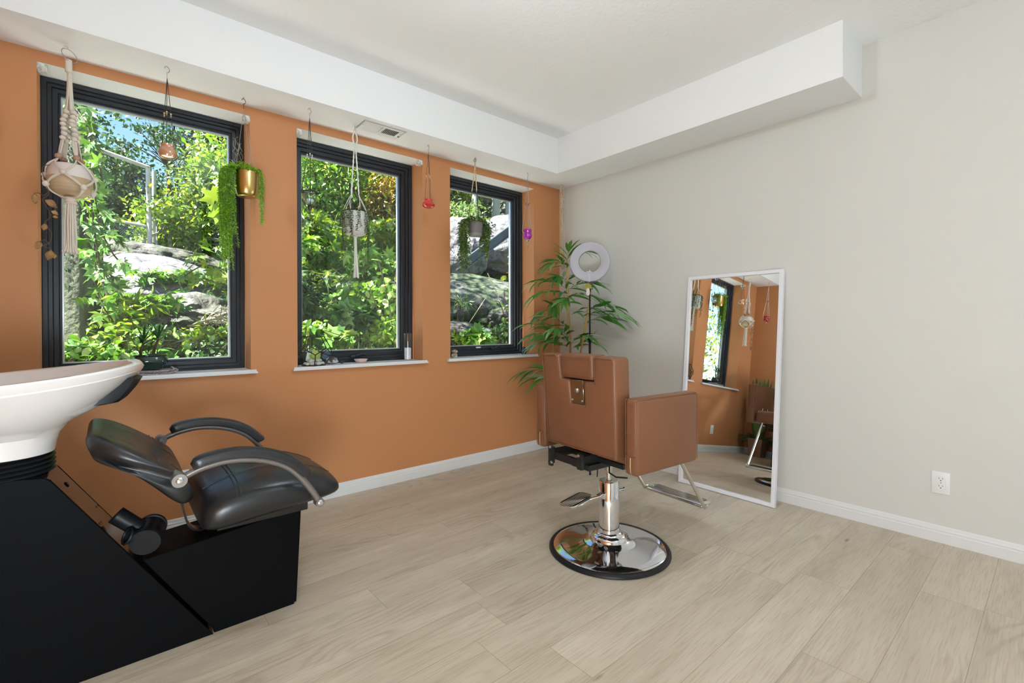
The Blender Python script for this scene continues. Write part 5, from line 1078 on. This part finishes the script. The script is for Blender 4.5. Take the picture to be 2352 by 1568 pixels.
def clump(g, c, R, n, spread=.22, cl=45):
    k = max(3, n//cl); u = g.normal(size=(k, 3)); u /= np.linalg.norm(u, axis=1)[:, None]; r = g.random(k)**.45; cc = np.array(c)+u*r[:, None]*np.array(R)
    i = g.integers(0, k, n); return cc[i]+g.normal(size=(n, 3))*np.array(R)*spread
def foliage(name, blobs, lm, parent, kind='diamond', seed=1, up=.9, label=None):
    g = np.random.default_rng(seed); geos = []
    for c, R, n, s in blobs:
        P = clump(g, c, R, n); keep = P[:, 1] > 4.42; P = P[keep]; n = len(P); D = g.normal(size=(n, 3)); D[:, 2] -= .35; N = g.normal(size=(n, 3))*.6+np.array([0, -.15, up]); geos.append(leaves_geo(P, D, N, s*(.65+.7*g.random(n)), kind, bend=.12))
    return leaf_part('foliage', geos, lm, parent, label)
def branches(c, R, base, g, n=9, r0=.02):
    out = []; c = Vector(c)
    for k in range(n):
        e = c+Vector((g.uniform(-.8, .8)*R[0], g.uniform(-.8, .8)*R[1], g.uniform(-.5, .8)*R[2])); m = (Vector(base)*.45+e*.55)+Vector((0, 0, .06)); P = spline([base, m, e], 5); out.append(tube(P, [r0*(1-.85*i/(len(P)-1)) for i in range(len(P))], 5))
    return out
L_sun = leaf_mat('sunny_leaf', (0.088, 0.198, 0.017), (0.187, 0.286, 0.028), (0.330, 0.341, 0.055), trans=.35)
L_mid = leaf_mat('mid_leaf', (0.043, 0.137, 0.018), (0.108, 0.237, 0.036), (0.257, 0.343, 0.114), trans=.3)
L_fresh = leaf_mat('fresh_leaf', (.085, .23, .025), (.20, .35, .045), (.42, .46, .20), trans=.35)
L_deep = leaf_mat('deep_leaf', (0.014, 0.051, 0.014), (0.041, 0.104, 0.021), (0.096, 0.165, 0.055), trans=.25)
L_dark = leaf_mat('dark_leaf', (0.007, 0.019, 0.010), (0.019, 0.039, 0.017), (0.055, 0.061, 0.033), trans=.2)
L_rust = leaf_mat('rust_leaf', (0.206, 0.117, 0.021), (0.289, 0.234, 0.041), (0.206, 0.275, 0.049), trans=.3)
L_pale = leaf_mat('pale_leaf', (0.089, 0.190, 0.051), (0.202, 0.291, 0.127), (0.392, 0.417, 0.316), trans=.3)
bark_g = mat('mossy_bark', (0.075, 0.083, 0.053), .9, noise=(14, .6, (1, 1, .35)), bump=(26, 1, .02)); bark_p = mat('pale_bark', (0.225, 0.255, 0.203), .8, noise=(5, .25, (1, 1, .4)), bump=(20, .4, .01)); bark_b = mat('brown_bark', (0.068, 0.049, 0.038), .9, noise=(10, .4)); bark_w = mat('birch_bark', (0.435, 0.405, 0.360), .7, noise=(9, .3, (1, 1, 3)))
# ---- the big mossy trunk with creeper
def big_tree():
    b = at(180, 800, 5.6); x, y = b.x, b.y; t = thing('tree', 'large mossy tree trunk at the left of the widest window view', 'tree', (x, y, gz(x, y)-.05), 0, 'trees beyond the windows')
    rg = []
    for i, (z, r) in enumerate([(.5, .30), (.85, .215), (1.05, .175), (1.3, .15), (1.7, .132), (2.4, .118), (3.2, .105), (4.5, .09), (5.6, .07), (6.6, .04)]):
        rg.append([(x+.012*z*math.sin(z)+r*(1+.14*math.sin(k*5*2*PI/32+z)+.06*math.sin(k*11*2*PI/32))*math.cos(2*PI*k/32), y+r*(1+.1*math.cos(k*4*2*PI/32))*math.sin(2*PI*k/32), z) for k in range(32)])
    part('trunk', loft(rg), bark_g, t)
    g = random.Random(3); part('branch', cat_(*branches((x, y, 6.3), (1.7, 1.5, .9), (x, y, 4.8), g, 14, .04)), bark_b, t)
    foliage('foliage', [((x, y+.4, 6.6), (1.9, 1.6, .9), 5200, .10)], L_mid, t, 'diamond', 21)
    n = 2600; g2 = np.random.default_rng(5); a = g2.uniform(0, 2*PI, n); z = .8+2.6*g2.random(n)**1.3; r = .125+.05*np.exp(-(z-.8)*3)+.012*g2.random(n)
    P = np.stack([x+r*np.cos(a)+.012*z*np.sin(z), y+r*np.sin(a), z], 1); D = np.stack([-np.sin(a)*.4, np.cos(a)*.4, -np.ones(n)*.8], 1); leaf_part('moss_and_ivy', [leaves_geo(P, D, np.stack([np.cos(a), np.sin(a), .4*np.ones(n)], 1), .035*(.6+.8*g2.random(n)), 'diamond')], leaf_mat('trunk_ivy', (.03, .06, .025), (.07, .11, .05), (.14, .18, .11)), t)
big_tree()
def creeper(name, label, paths, lm, size, step, kind, seed, cat='vine', jit=.05, group=None, upn=.6):
    g = np.random.default_rng(seed); b = Vector(paths[0][0]); t = thing(name, label, cat, b, 0, group); st = []; geos = []
    for P in paths:
        Q = spline(P, 8); st.append(tube(Q, [.006]*(len(Q)-1)+[.002], 5)); q, T = along(Q, step); n = len(q)
        q = q+g.normal(size=(n, 3))*jit; D = T*.5+g.normal(size=(n, 3))*.7+np.array([.1, -.25, -.45]); N = g.normal(size=(n, 3))*.45+np.array([-.2, -.5, upn]); geos.append(leaves_geo(q, D, N, size*(.7+.6*g.random(n)), kind, bend=.12))
    part('stem', cat_(*st), bark_b, t); leaf_part('foliage', geos, lm, t); return t
Pp = lambda Y, *q: [at(a, b, Y+c) for a, b, c in q]
creeper('creeper_vine', 'bright five leaf creeper hanging beside the big mossy trunk', [Pp(5.0, (165, 235, .3), (200, 290, 0), (225, 360, 0), (235, 420, 0)), Pp(5.0, (180, 240, .2), (212, 320, 0), (215, 420, 0), (230, 500, 0), (270, 560, 0)), Pp(5.1, (195, 430, .2), (230, 470, 0), (265, 520, 0), (285, 570, 0)), Pp(5.0, (200, 500, .2), (235, 540, 0), (265, 590, 0), (295, 610, -.1)),
        Pp(5.1, (205, 520, .1), (225, 600, 0), (255, 650, 0), (275, 665, -.1)), Pp(5.05, (190, 300, .1), (205, 400, 0), (215, 520, 0), (235, 640, 0))], L_mid, .085, .034, 'palmate', 31, jit=.035)
creeper('creeper_vine', 'deep green creeper leaves low on the right of the mossy trunk', [Pp(5.2, (210, 560, .1), (240, 620, 0), (270, 640, 0), (290, 655, 0)), Pp(5.2, (215, 600, .1), (245, 670, 0), (275, 700, 0)), Pp(5.2, (215, 640, .1), (235, 700, 0), (262, 740, 0))], L_mid, .09, .034, 'palmate', 32, jit=.05)
creeper('grape_vine', 'large translucent lobed leaves at the right edge of the widest window', [Pp(4.55, (560, 330, .1), (525, 385, 0), (505, 430, 0), (492, 470, 0)), Pp(4.55, (560, 400, .1), (530, 440, 0), (512, 478, 0))], L_sun, .15, .075, 'lobed', 33, jit=.03, upn=.2)
creeper('maple_shrub', 'arching shrub with broad leaflets at the right of the widest window view', [Pp(5.4, (600, 640, .2), (540, 540, 0), (500, 500, 0), (468, 498, 0)), Pp(5.4, (600, 660, .2), (530, 580, 0), (480, 560, 0), (440, 580, 0)), Pp(5.5, (600, 700, .1), (530, 630, 0), (470, 610, 0), (415, 640, 0)), Pp(5.5, (590, 700, .1), (520, 660, 0), (460, 640, 0), (400, 660, 0), (380, 668, 0)), Pp(5.4, (600, 560, .2), (550, 500, 0), (520, 478, 0))], L_sun, .09, .032, 'palmate', 34, cat='shrub', jit=.05)
# ---- trees seen against the sky
def tree(label, base, trunk, blobs, lm, seed, kind='diamond', bark=None, r0=.06, up=.9, group='trees beyond the windows'):
    g = random.Random(seed); x, y = base[0], base[1]; z0 = gz(x, y)-.1; t = thing('tree', label, 'tree', (x, y, z0), 0, group)
    top = trunk[-1]; P = spline([(x, y, z0)]+trunk, 6); part('trunk', tube(P, [r0*(1-.6*i/(len(P)-1)) for i in range(len(P))], 9), bark or bark_b, t)
    br = []
    for c, R, n, s in blobs: br += branches(c, R, min(trunk, key=lambda q: (Vector(q)-Vector(c)).length), g, 5, r0*.35)
    part('branch', cat_(*br), bark or bark_b, t); foliage('foliage', blobs, lm, t, kind, seed, up)
bl = lambda px, py, Y, rx, ry, rz, n, s: (tuple(at(px, py, Y)), (rx, ry, rz), n, s)
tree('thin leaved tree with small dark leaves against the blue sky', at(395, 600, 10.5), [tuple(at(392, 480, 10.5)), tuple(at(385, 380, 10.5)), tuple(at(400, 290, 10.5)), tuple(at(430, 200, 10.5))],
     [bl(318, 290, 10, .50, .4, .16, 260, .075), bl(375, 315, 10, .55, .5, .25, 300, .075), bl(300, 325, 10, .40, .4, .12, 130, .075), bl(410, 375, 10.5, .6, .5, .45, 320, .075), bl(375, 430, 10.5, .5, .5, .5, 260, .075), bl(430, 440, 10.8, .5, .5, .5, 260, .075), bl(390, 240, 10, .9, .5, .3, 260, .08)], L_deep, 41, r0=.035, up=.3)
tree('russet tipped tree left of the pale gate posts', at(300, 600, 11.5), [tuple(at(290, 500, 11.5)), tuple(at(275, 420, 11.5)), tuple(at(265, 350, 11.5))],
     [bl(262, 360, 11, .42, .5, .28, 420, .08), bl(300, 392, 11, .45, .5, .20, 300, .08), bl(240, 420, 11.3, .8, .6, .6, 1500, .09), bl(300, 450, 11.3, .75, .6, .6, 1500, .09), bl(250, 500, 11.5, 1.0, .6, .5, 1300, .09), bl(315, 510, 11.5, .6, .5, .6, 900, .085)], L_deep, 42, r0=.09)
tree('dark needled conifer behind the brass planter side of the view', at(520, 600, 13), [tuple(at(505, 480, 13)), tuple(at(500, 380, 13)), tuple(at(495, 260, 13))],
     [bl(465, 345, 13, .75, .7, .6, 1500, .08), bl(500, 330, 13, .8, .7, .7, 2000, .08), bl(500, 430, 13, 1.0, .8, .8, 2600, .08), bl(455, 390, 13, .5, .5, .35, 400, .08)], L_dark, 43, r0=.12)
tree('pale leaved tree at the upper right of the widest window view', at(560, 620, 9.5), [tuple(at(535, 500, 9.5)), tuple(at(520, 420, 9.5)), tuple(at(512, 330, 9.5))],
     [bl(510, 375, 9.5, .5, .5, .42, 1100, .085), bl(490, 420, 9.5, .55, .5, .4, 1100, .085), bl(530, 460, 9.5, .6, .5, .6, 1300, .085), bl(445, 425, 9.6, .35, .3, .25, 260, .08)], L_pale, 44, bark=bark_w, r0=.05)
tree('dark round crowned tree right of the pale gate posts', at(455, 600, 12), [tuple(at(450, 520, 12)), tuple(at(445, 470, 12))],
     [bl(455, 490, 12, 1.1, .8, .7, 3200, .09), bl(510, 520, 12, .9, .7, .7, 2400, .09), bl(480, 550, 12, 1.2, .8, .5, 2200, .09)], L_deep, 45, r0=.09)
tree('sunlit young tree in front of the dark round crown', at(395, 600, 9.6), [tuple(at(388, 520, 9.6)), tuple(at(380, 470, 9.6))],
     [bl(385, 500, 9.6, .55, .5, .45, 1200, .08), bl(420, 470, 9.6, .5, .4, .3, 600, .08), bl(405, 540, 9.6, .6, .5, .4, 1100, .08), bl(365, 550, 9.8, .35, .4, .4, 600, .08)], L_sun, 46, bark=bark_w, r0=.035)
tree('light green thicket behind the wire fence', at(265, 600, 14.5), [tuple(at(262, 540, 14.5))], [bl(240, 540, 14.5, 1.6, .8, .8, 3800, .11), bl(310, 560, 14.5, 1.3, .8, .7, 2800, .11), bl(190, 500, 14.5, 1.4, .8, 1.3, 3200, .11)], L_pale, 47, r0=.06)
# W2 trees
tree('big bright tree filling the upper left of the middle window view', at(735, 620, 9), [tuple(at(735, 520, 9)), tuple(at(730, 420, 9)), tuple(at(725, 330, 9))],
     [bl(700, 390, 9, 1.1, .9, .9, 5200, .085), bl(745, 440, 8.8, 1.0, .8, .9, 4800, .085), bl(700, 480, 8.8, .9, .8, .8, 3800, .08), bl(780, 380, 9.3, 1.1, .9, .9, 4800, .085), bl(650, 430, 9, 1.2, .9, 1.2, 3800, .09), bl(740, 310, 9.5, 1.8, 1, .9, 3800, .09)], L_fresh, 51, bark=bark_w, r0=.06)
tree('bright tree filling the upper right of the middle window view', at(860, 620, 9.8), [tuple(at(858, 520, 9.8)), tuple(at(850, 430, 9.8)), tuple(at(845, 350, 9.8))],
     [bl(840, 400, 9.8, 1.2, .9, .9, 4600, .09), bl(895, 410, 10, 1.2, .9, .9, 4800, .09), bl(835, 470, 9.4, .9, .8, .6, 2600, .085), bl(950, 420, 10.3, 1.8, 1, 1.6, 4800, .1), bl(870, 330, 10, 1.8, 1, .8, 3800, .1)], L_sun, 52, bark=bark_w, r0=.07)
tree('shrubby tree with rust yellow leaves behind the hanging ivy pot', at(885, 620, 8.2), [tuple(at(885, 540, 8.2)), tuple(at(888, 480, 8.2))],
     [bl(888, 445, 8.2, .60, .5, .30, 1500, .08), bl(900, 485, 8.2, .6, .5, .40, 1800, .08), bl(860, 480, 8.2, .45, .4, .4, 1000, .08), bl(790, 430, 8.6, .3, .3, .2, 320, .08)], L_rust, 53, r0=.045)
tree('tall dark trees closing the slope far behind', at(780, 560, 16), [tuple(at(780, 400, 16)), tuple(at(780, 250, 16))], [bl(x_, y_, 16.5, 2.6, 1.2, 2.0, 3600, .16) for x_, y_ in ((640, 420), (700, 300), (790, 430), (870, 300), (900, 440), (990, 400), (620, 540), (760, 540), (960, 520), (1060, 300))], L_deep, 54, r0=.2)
# W3 trees
for k, (px, w, lab, ln) in enumerate([(1088, .085, 'leftmost pale green trunk above the boulders', -.08), (1138, .12, 'thickest pale green trunk above the boulders', .10), (1162, .05, 'slim pale green trunk at the right of the boulders', .05)]):
    b = at(px, 520, 8.9); tp = at(px+(8 if k != 1 else 4), 330, 8.9); t_ = at(px+10, 200, 9.2)
    t = thing('tree', lab, 'tree', (b.x, b.y, b.z-.5), 0, 'trees beyond the windows'); P = spline([(b.x-.05, b.y, b.z-.6), b, tp, t_], 6); part('trunk', tube(P, [w*(1-.3*i/(len(P)-1)) for i in range(len(P))], 14), bark_p, t)
    foliage('foliage', [((t_.x, t_.y, t_.z+.2), (1.6, 1.2, .8), 1600, .10)], L_mid, t, 'diamond', 60+k)
tree('leafy tree at the top left of the right window view', at(1035, 520, 9.5), [tuple(at(1035, 450, 9.5)), tuple(at(1040, 400, 9.5))], [bl(1045, 430, 9.5, .62, .6, .42, 2400, .085), bl(1062, 455, 9.3, .35, .4, .22, 700, .08), bl(1010, 420, 9.8, 1.0, .7, .9, 2600, .09), bl(1050, 380, 10, 1.4, .8, .6, 2400, .09)], L_sun, 64, r0=.05)
tree('dark leafy backdrop behind the pale trunks', at(1170, 480, 13.5), [tuple(at(1170, 420, 13.5))], [bl(1140, 440, 13.5, 1.6, .8, 1.3, 3200, .11), bl(1190, 470, 13.5, 1.6, .8, 1.3, 3200, .11), bl(1100, 380, 13.5, 2.2, .8, 1.3, 3200, .12)], L_mid, 65, r0=.1)
# ---- shrubs
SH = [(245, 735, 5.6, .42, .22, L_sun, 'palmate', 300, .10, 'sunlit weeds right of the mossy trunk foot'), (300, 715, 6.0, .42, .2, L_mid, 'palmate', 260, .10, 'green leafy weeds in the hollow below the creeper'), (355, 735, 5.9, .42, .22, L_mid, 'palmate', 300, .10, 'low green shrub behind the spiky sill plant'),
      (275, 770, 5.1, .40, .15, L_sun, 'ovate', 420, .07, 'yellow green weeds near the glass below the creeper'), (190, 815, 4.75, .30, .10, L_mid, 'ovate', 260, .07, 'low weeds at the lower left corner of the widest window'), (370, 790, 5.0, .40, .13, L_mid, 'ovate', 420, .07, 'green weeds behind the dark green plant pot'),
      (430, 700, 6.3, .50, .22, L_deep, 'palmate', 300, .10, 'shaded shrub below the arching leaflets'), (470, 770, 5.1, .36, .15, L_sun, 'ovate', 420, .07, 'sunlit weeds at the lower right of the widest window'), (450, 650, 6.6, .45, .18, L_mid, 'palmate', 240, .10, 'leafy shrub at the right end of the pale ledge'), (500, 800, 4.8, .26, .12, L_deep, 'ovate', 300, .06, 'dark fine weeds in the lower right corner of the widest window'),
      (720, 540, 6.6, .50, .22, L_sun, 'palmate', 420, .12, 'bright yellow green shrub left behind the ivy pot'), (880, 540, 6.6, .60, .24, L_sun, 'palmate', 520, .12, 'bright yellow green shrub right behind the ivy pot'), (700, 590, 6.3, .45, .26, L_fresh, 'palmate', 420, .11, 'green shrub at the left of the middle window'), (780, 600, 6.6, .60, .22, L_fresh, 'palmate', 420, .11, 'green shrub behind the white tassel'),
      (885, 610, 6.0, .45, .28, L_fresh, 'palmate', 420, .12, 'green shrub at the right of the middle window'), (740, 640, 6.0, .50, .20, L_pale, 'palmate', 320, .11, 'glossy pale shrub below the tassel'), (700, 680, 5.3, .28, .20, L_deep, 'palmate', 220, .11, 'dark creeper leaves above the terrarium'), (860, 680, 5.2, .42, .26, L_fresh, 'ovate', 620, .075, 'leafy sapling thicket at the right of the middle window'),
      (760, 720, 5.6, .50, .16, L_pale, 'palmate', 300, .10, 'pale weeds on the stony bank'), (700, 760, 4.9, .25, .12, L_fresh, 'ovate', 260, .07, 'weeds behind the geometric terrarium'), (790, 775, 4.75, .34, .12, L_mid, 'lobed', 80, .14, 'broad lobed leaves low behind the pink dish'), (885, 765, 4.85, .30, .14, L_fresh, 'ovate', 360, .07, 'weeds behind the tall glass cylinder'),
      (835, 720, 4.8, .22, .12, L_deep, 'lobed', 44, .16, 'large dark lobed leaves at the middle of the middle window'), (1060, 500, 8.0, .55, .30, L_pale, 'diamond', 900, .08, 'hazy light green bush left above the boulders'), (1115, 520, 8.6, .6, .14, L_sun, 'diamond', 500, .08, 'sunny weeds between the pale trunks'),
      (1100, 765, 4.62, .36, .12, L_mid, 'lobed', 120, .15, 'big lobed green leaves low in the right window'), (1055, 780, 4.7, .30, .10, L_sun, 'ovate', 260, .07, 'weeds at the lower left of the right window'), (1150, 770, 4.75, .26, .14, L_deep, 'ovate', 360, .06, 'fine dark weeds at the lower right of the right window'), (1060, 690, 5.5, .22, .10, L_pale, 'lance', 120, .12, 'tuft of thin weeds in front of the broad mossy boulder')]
for i, (px, py, Y, r, h, lm, kd, n, s, lab) in enumerate(SH):
    c = at(px, py, Y); t = thing('shrub', lab, 'shrub', (c.x, c.y, min(c.z-h, gz(c.x, c.y))), 0, 'shrubs and weeds beyond the windows'); g = random.Random(i)
    foliage('foliage', [((c.x, c.y, c.z), (r, r*.7, h), n, s)], lm, t, kd, 100+i, up=1.0)
    part('stem', cat_(*[tube(spline([(c.x+g.uniform(-.1, .1), c.y, min(c.z-h, gz(c.x, c.y))), (c.x+g.uniform(-.3, .3)*r, c.y, c.z-h*.5), (c.x+g.uniform(-.8, .8)*r, c.y+g.uniform(-.5, .5)*r, c.z+g.uniform(-.2, .7)*h)], 4), .004, 4) for k in range(7)]), bark_b, t)
creeper('sapling', 'slender sapling with bright leaves at the right edge of the right window', [Pp(4.9, (1168, 790, 0), (1172, 700, 0), (1168, 620, 0), (1172, 560, 0)), Pp(4.9, (1168, 760, 0), (1150, 700, 0), (1138, 690, 0)), Pp(4.9, (1170, 740, 0), (1160, 700, 0), (1158, 665, 0))], L_sun, .085, .05, 'ovate', 71, cat='sapling', jit=.03)
creeper('sapling', 'dark stemmed leafy sapling at the right of the middle window', [Pp(4.75, (905, 800, 0), (900, 740, 0), (885, 660, 0), (870, 600, 0)), Pp(4.75, (900, 780, 0), (870, 720, 0), (850, 660, 0)), Pp(4.8, (908, 760, 0), (905, 680, 0), (912, 600, 0))], L_fresh, .09, .032, 'ovate', 72, cat='sapling', jit=.045)
for i, (x, y, r, lab) in enumerate([(-1.6, 5.2, .7, 'bushy green shrub outside to the left of the mossy trunk, seen in the mirror'), (-3.2, 6.0, 1.0, 'broad green shrub far left outside, seen in the mirror'), (-5.2, 7.4, 1.5, 'big leafy bush at the far left outside, seen in the mirror')]):
    z = gz(x, y); t = thing('shrub', lab, 'shrub', (x, y, z), 0, 'shrubs and weeds beyond the windows'); foliage('foliage', [((x, y, z+r*.9), (r, r*.8, r*.95), 1500, .10)], L_pale, t, 'diamond', 140+i)
    part('stem', cat_(*[tube([(x, y, z), (x+.3*r*math.cos(k), y+.3*r*math.sin(k), z+r)], .015, 5) for k in range(5)]), bark_b, t)
# ground cover nobody could count
def cover():
    g = np.random.default_rng(77); n = 52000; x = g.uniform(-2.5, 9.5, n); y = 4.5+7*g.random(n)**1.5; z = np.array([gz(a, b) for a, b in zip(x, y)])
    P = np.stack([x, y, z+.07*g.random(n)], 1); D = g.normal(size=(n, 3)); D[:, 2] = np.abs(D[:, 2])*.6; N = g.normal(size=(n, 3))*.5+np.array([0, 0, 1]); f = (np.abs(x-(.08*y)) < .0)
    keep = ~((np.abs(x-.52) < .45) & (np.abs(y-7.4) < .9))
    o = leaf_part('ground_cover', [leaves_geo(P[keep][::2], D[keep][::2], N[keep][::2], .07*(.5+g.random(keep.sum()))[::2], 'diamond'), leaves_geo(P[keep][1::2], D[keep][1::2]+np.array([0, 0, 1.2]), N[keep][1::2], .12*(.5+g.random(keep.sum()))[1::2], 'lance', bend=.2)], L_mid)
    o['label'] = 'tangled grass and small weeds covering the slope'; o['category'] = 'undergrowth'; o['kind'] = 'stuff'
cover()
# ---- gate frame and wire fence
galv = mat('galvanised_steel', (0.400, 0.400, 0.400), .45, .5, noise=(14, .2)); rusty = mat('weathered_paint', (0.496, 0.448, 0.448), .6, noise=(6, .2))
def fence():
    t = thing('gate_fence', 'tall pale gate posts and rails of a wire fence beyond the ledge', 'fence', at(348, 590, 9.3), 0)
    part('post', tube([at(345, 600, 9.3), at(340, 383, 9.3)], .032, 10), rusty, t, label='pinkish white post')
    part('post', cat_(tube([at(354, 600, 9.5), at(354, 505, 9.5)], .058, 12), tube([at(354, 505, 9.5), at(354, 392, 9.5)], .030, 10)), galv, t, label='grey post, thicker at its foot')
    part('post', tube([at(361, 600, 9.4), at(360, 520, 9.4)], .010, 8), galv, t)
    part('rail', tube([at(342, 385, 9.3), at(190, 330, 9.3)], .032, 10), rusty, t); part('rail', tube([at(342, 520, 9.3), at(190, 494, 9.3)], .022, 8), galv, t); part('rail', tube([at(345, 580, 9.3), at(160, 555, 9.3)], .028, 8), rusty, t); part('rail', tube([at(361, 528, 9.5), at(480, 548, 9.9), at(600, 565, 10.4)], .024, 8), galv, t)
    part('bracket', cat_(torus(at(354, 540, 9.5), .062, .008), torus(at(345, 563, 9.3), .038, .008), tube([at(345, 540, 9.35), at(361, 535, 9.4)], .014, 6)), galv, t)
    W = []
    for k in range(30):
        a = 190+5.2*k
        for s in (-1, 1):
            p, q = at(a, 495+(a-190)*.17, 9.3), at(min(342, max(165, a+s*60)), 558+(a-190)*.12, 9.3); W.append(tube([p, q], .0022, 3))
    part('wire_mesh', cat_(*W), galv, t)
fence()
# ---- steel stringer on the rocks
def beam():
    t = thing('steel_beam', 'grey ribbed steel channel slanting across the boulders', 'beam', at(1110, 580, 6.9), 0); a, b = at(1060, 612, 6.9), at(1215, 497, 6.9); d = (b-a).normalized(); n = Vector((0, -1, 0)); u = d.cross(n).normalized(); u = u if u.z > 0 else -u
    st = mat('blue_grey_steel', (.085, .105, .11), .4, .4)
    def sl(v0, v1, w0, w1): return loft([[p+u*v+n*w for v, w in ((v0, w0), (v1, w0), (v1, w1), (v0, w1))] for p in (a, b)])
    part('channel', cat_(sl(-.075, .075, -.03, 0), sl(.065, .085, -.03, .035), sl(-.085, -.065, -.03, .035)), st, t, smooth=False)
    part('rib', cat_(*[sl(v-.006, v+.006, 0, .010) for v in (-.045, -.022, 0, .022, .045)]), st, t, smooth=False)
beam()
# ---- dry stalks and a heap of twigs
straw = mat('straw_twig', (.50, .42, .28), .8)
def stalk(a, b, Y, label): single('dry_stalk', tube(spline([at(a[0], a[1], Y), at((a[0]+b[0])/2+2, (a[1]+b[1])/2-2, Y-.05), at(b[0], b[1], Y-.1)], 5), .005, 6), straw, label, 'stalk')
stalk((1048, 785), (1118, 680), 5.0, 'long straw stalk leaning right in the right window'); stalk((1158, 720), (1120, 628), 5.1, 'thin stalk leaning left at the right of the right window'); stalk((232, 720), (262, 600), 5.3, 'pale bent stalk beside the mossy trunk')
def twigs():
    c = at(495, 735, 5.6); g = random.Random(9); t = thing('twig_heap', 'heap of dry pale twigs at the lower right of the widest window view', 'twigs', (c.x, c.y, c.z-.08), 0)
    for k in range(16): part('twig', tube(spline([c+Vector((g.uniform(-.25, .1), g.uniform(-.1, .1), -.06)), c+Vector((g.uniform(-.1, .1), g.uniform(-.1, .1), g.uniform(0, .08))), c+Vector((g.uniform(0, .28), g.uniform(-.1, .1), g.uniform(-.04, .16)))], 4), .0045, 5), straw, t)
twigs()

# ------------------------------------------------------------------ ceiling lamp over the chair, then two unseen added fill lamps
ceiling_lamp(1.10, 1.15, ZC, 18, 'above the styling chair area')
ceiling_lamp(2.05, -1.5, ZC, 22, 'behind the camera, unseen and added as fill light')  # extra fixture out of view, added to fill from the camera side
fill_lantern(-.30, -.45, .62, .28, 125)
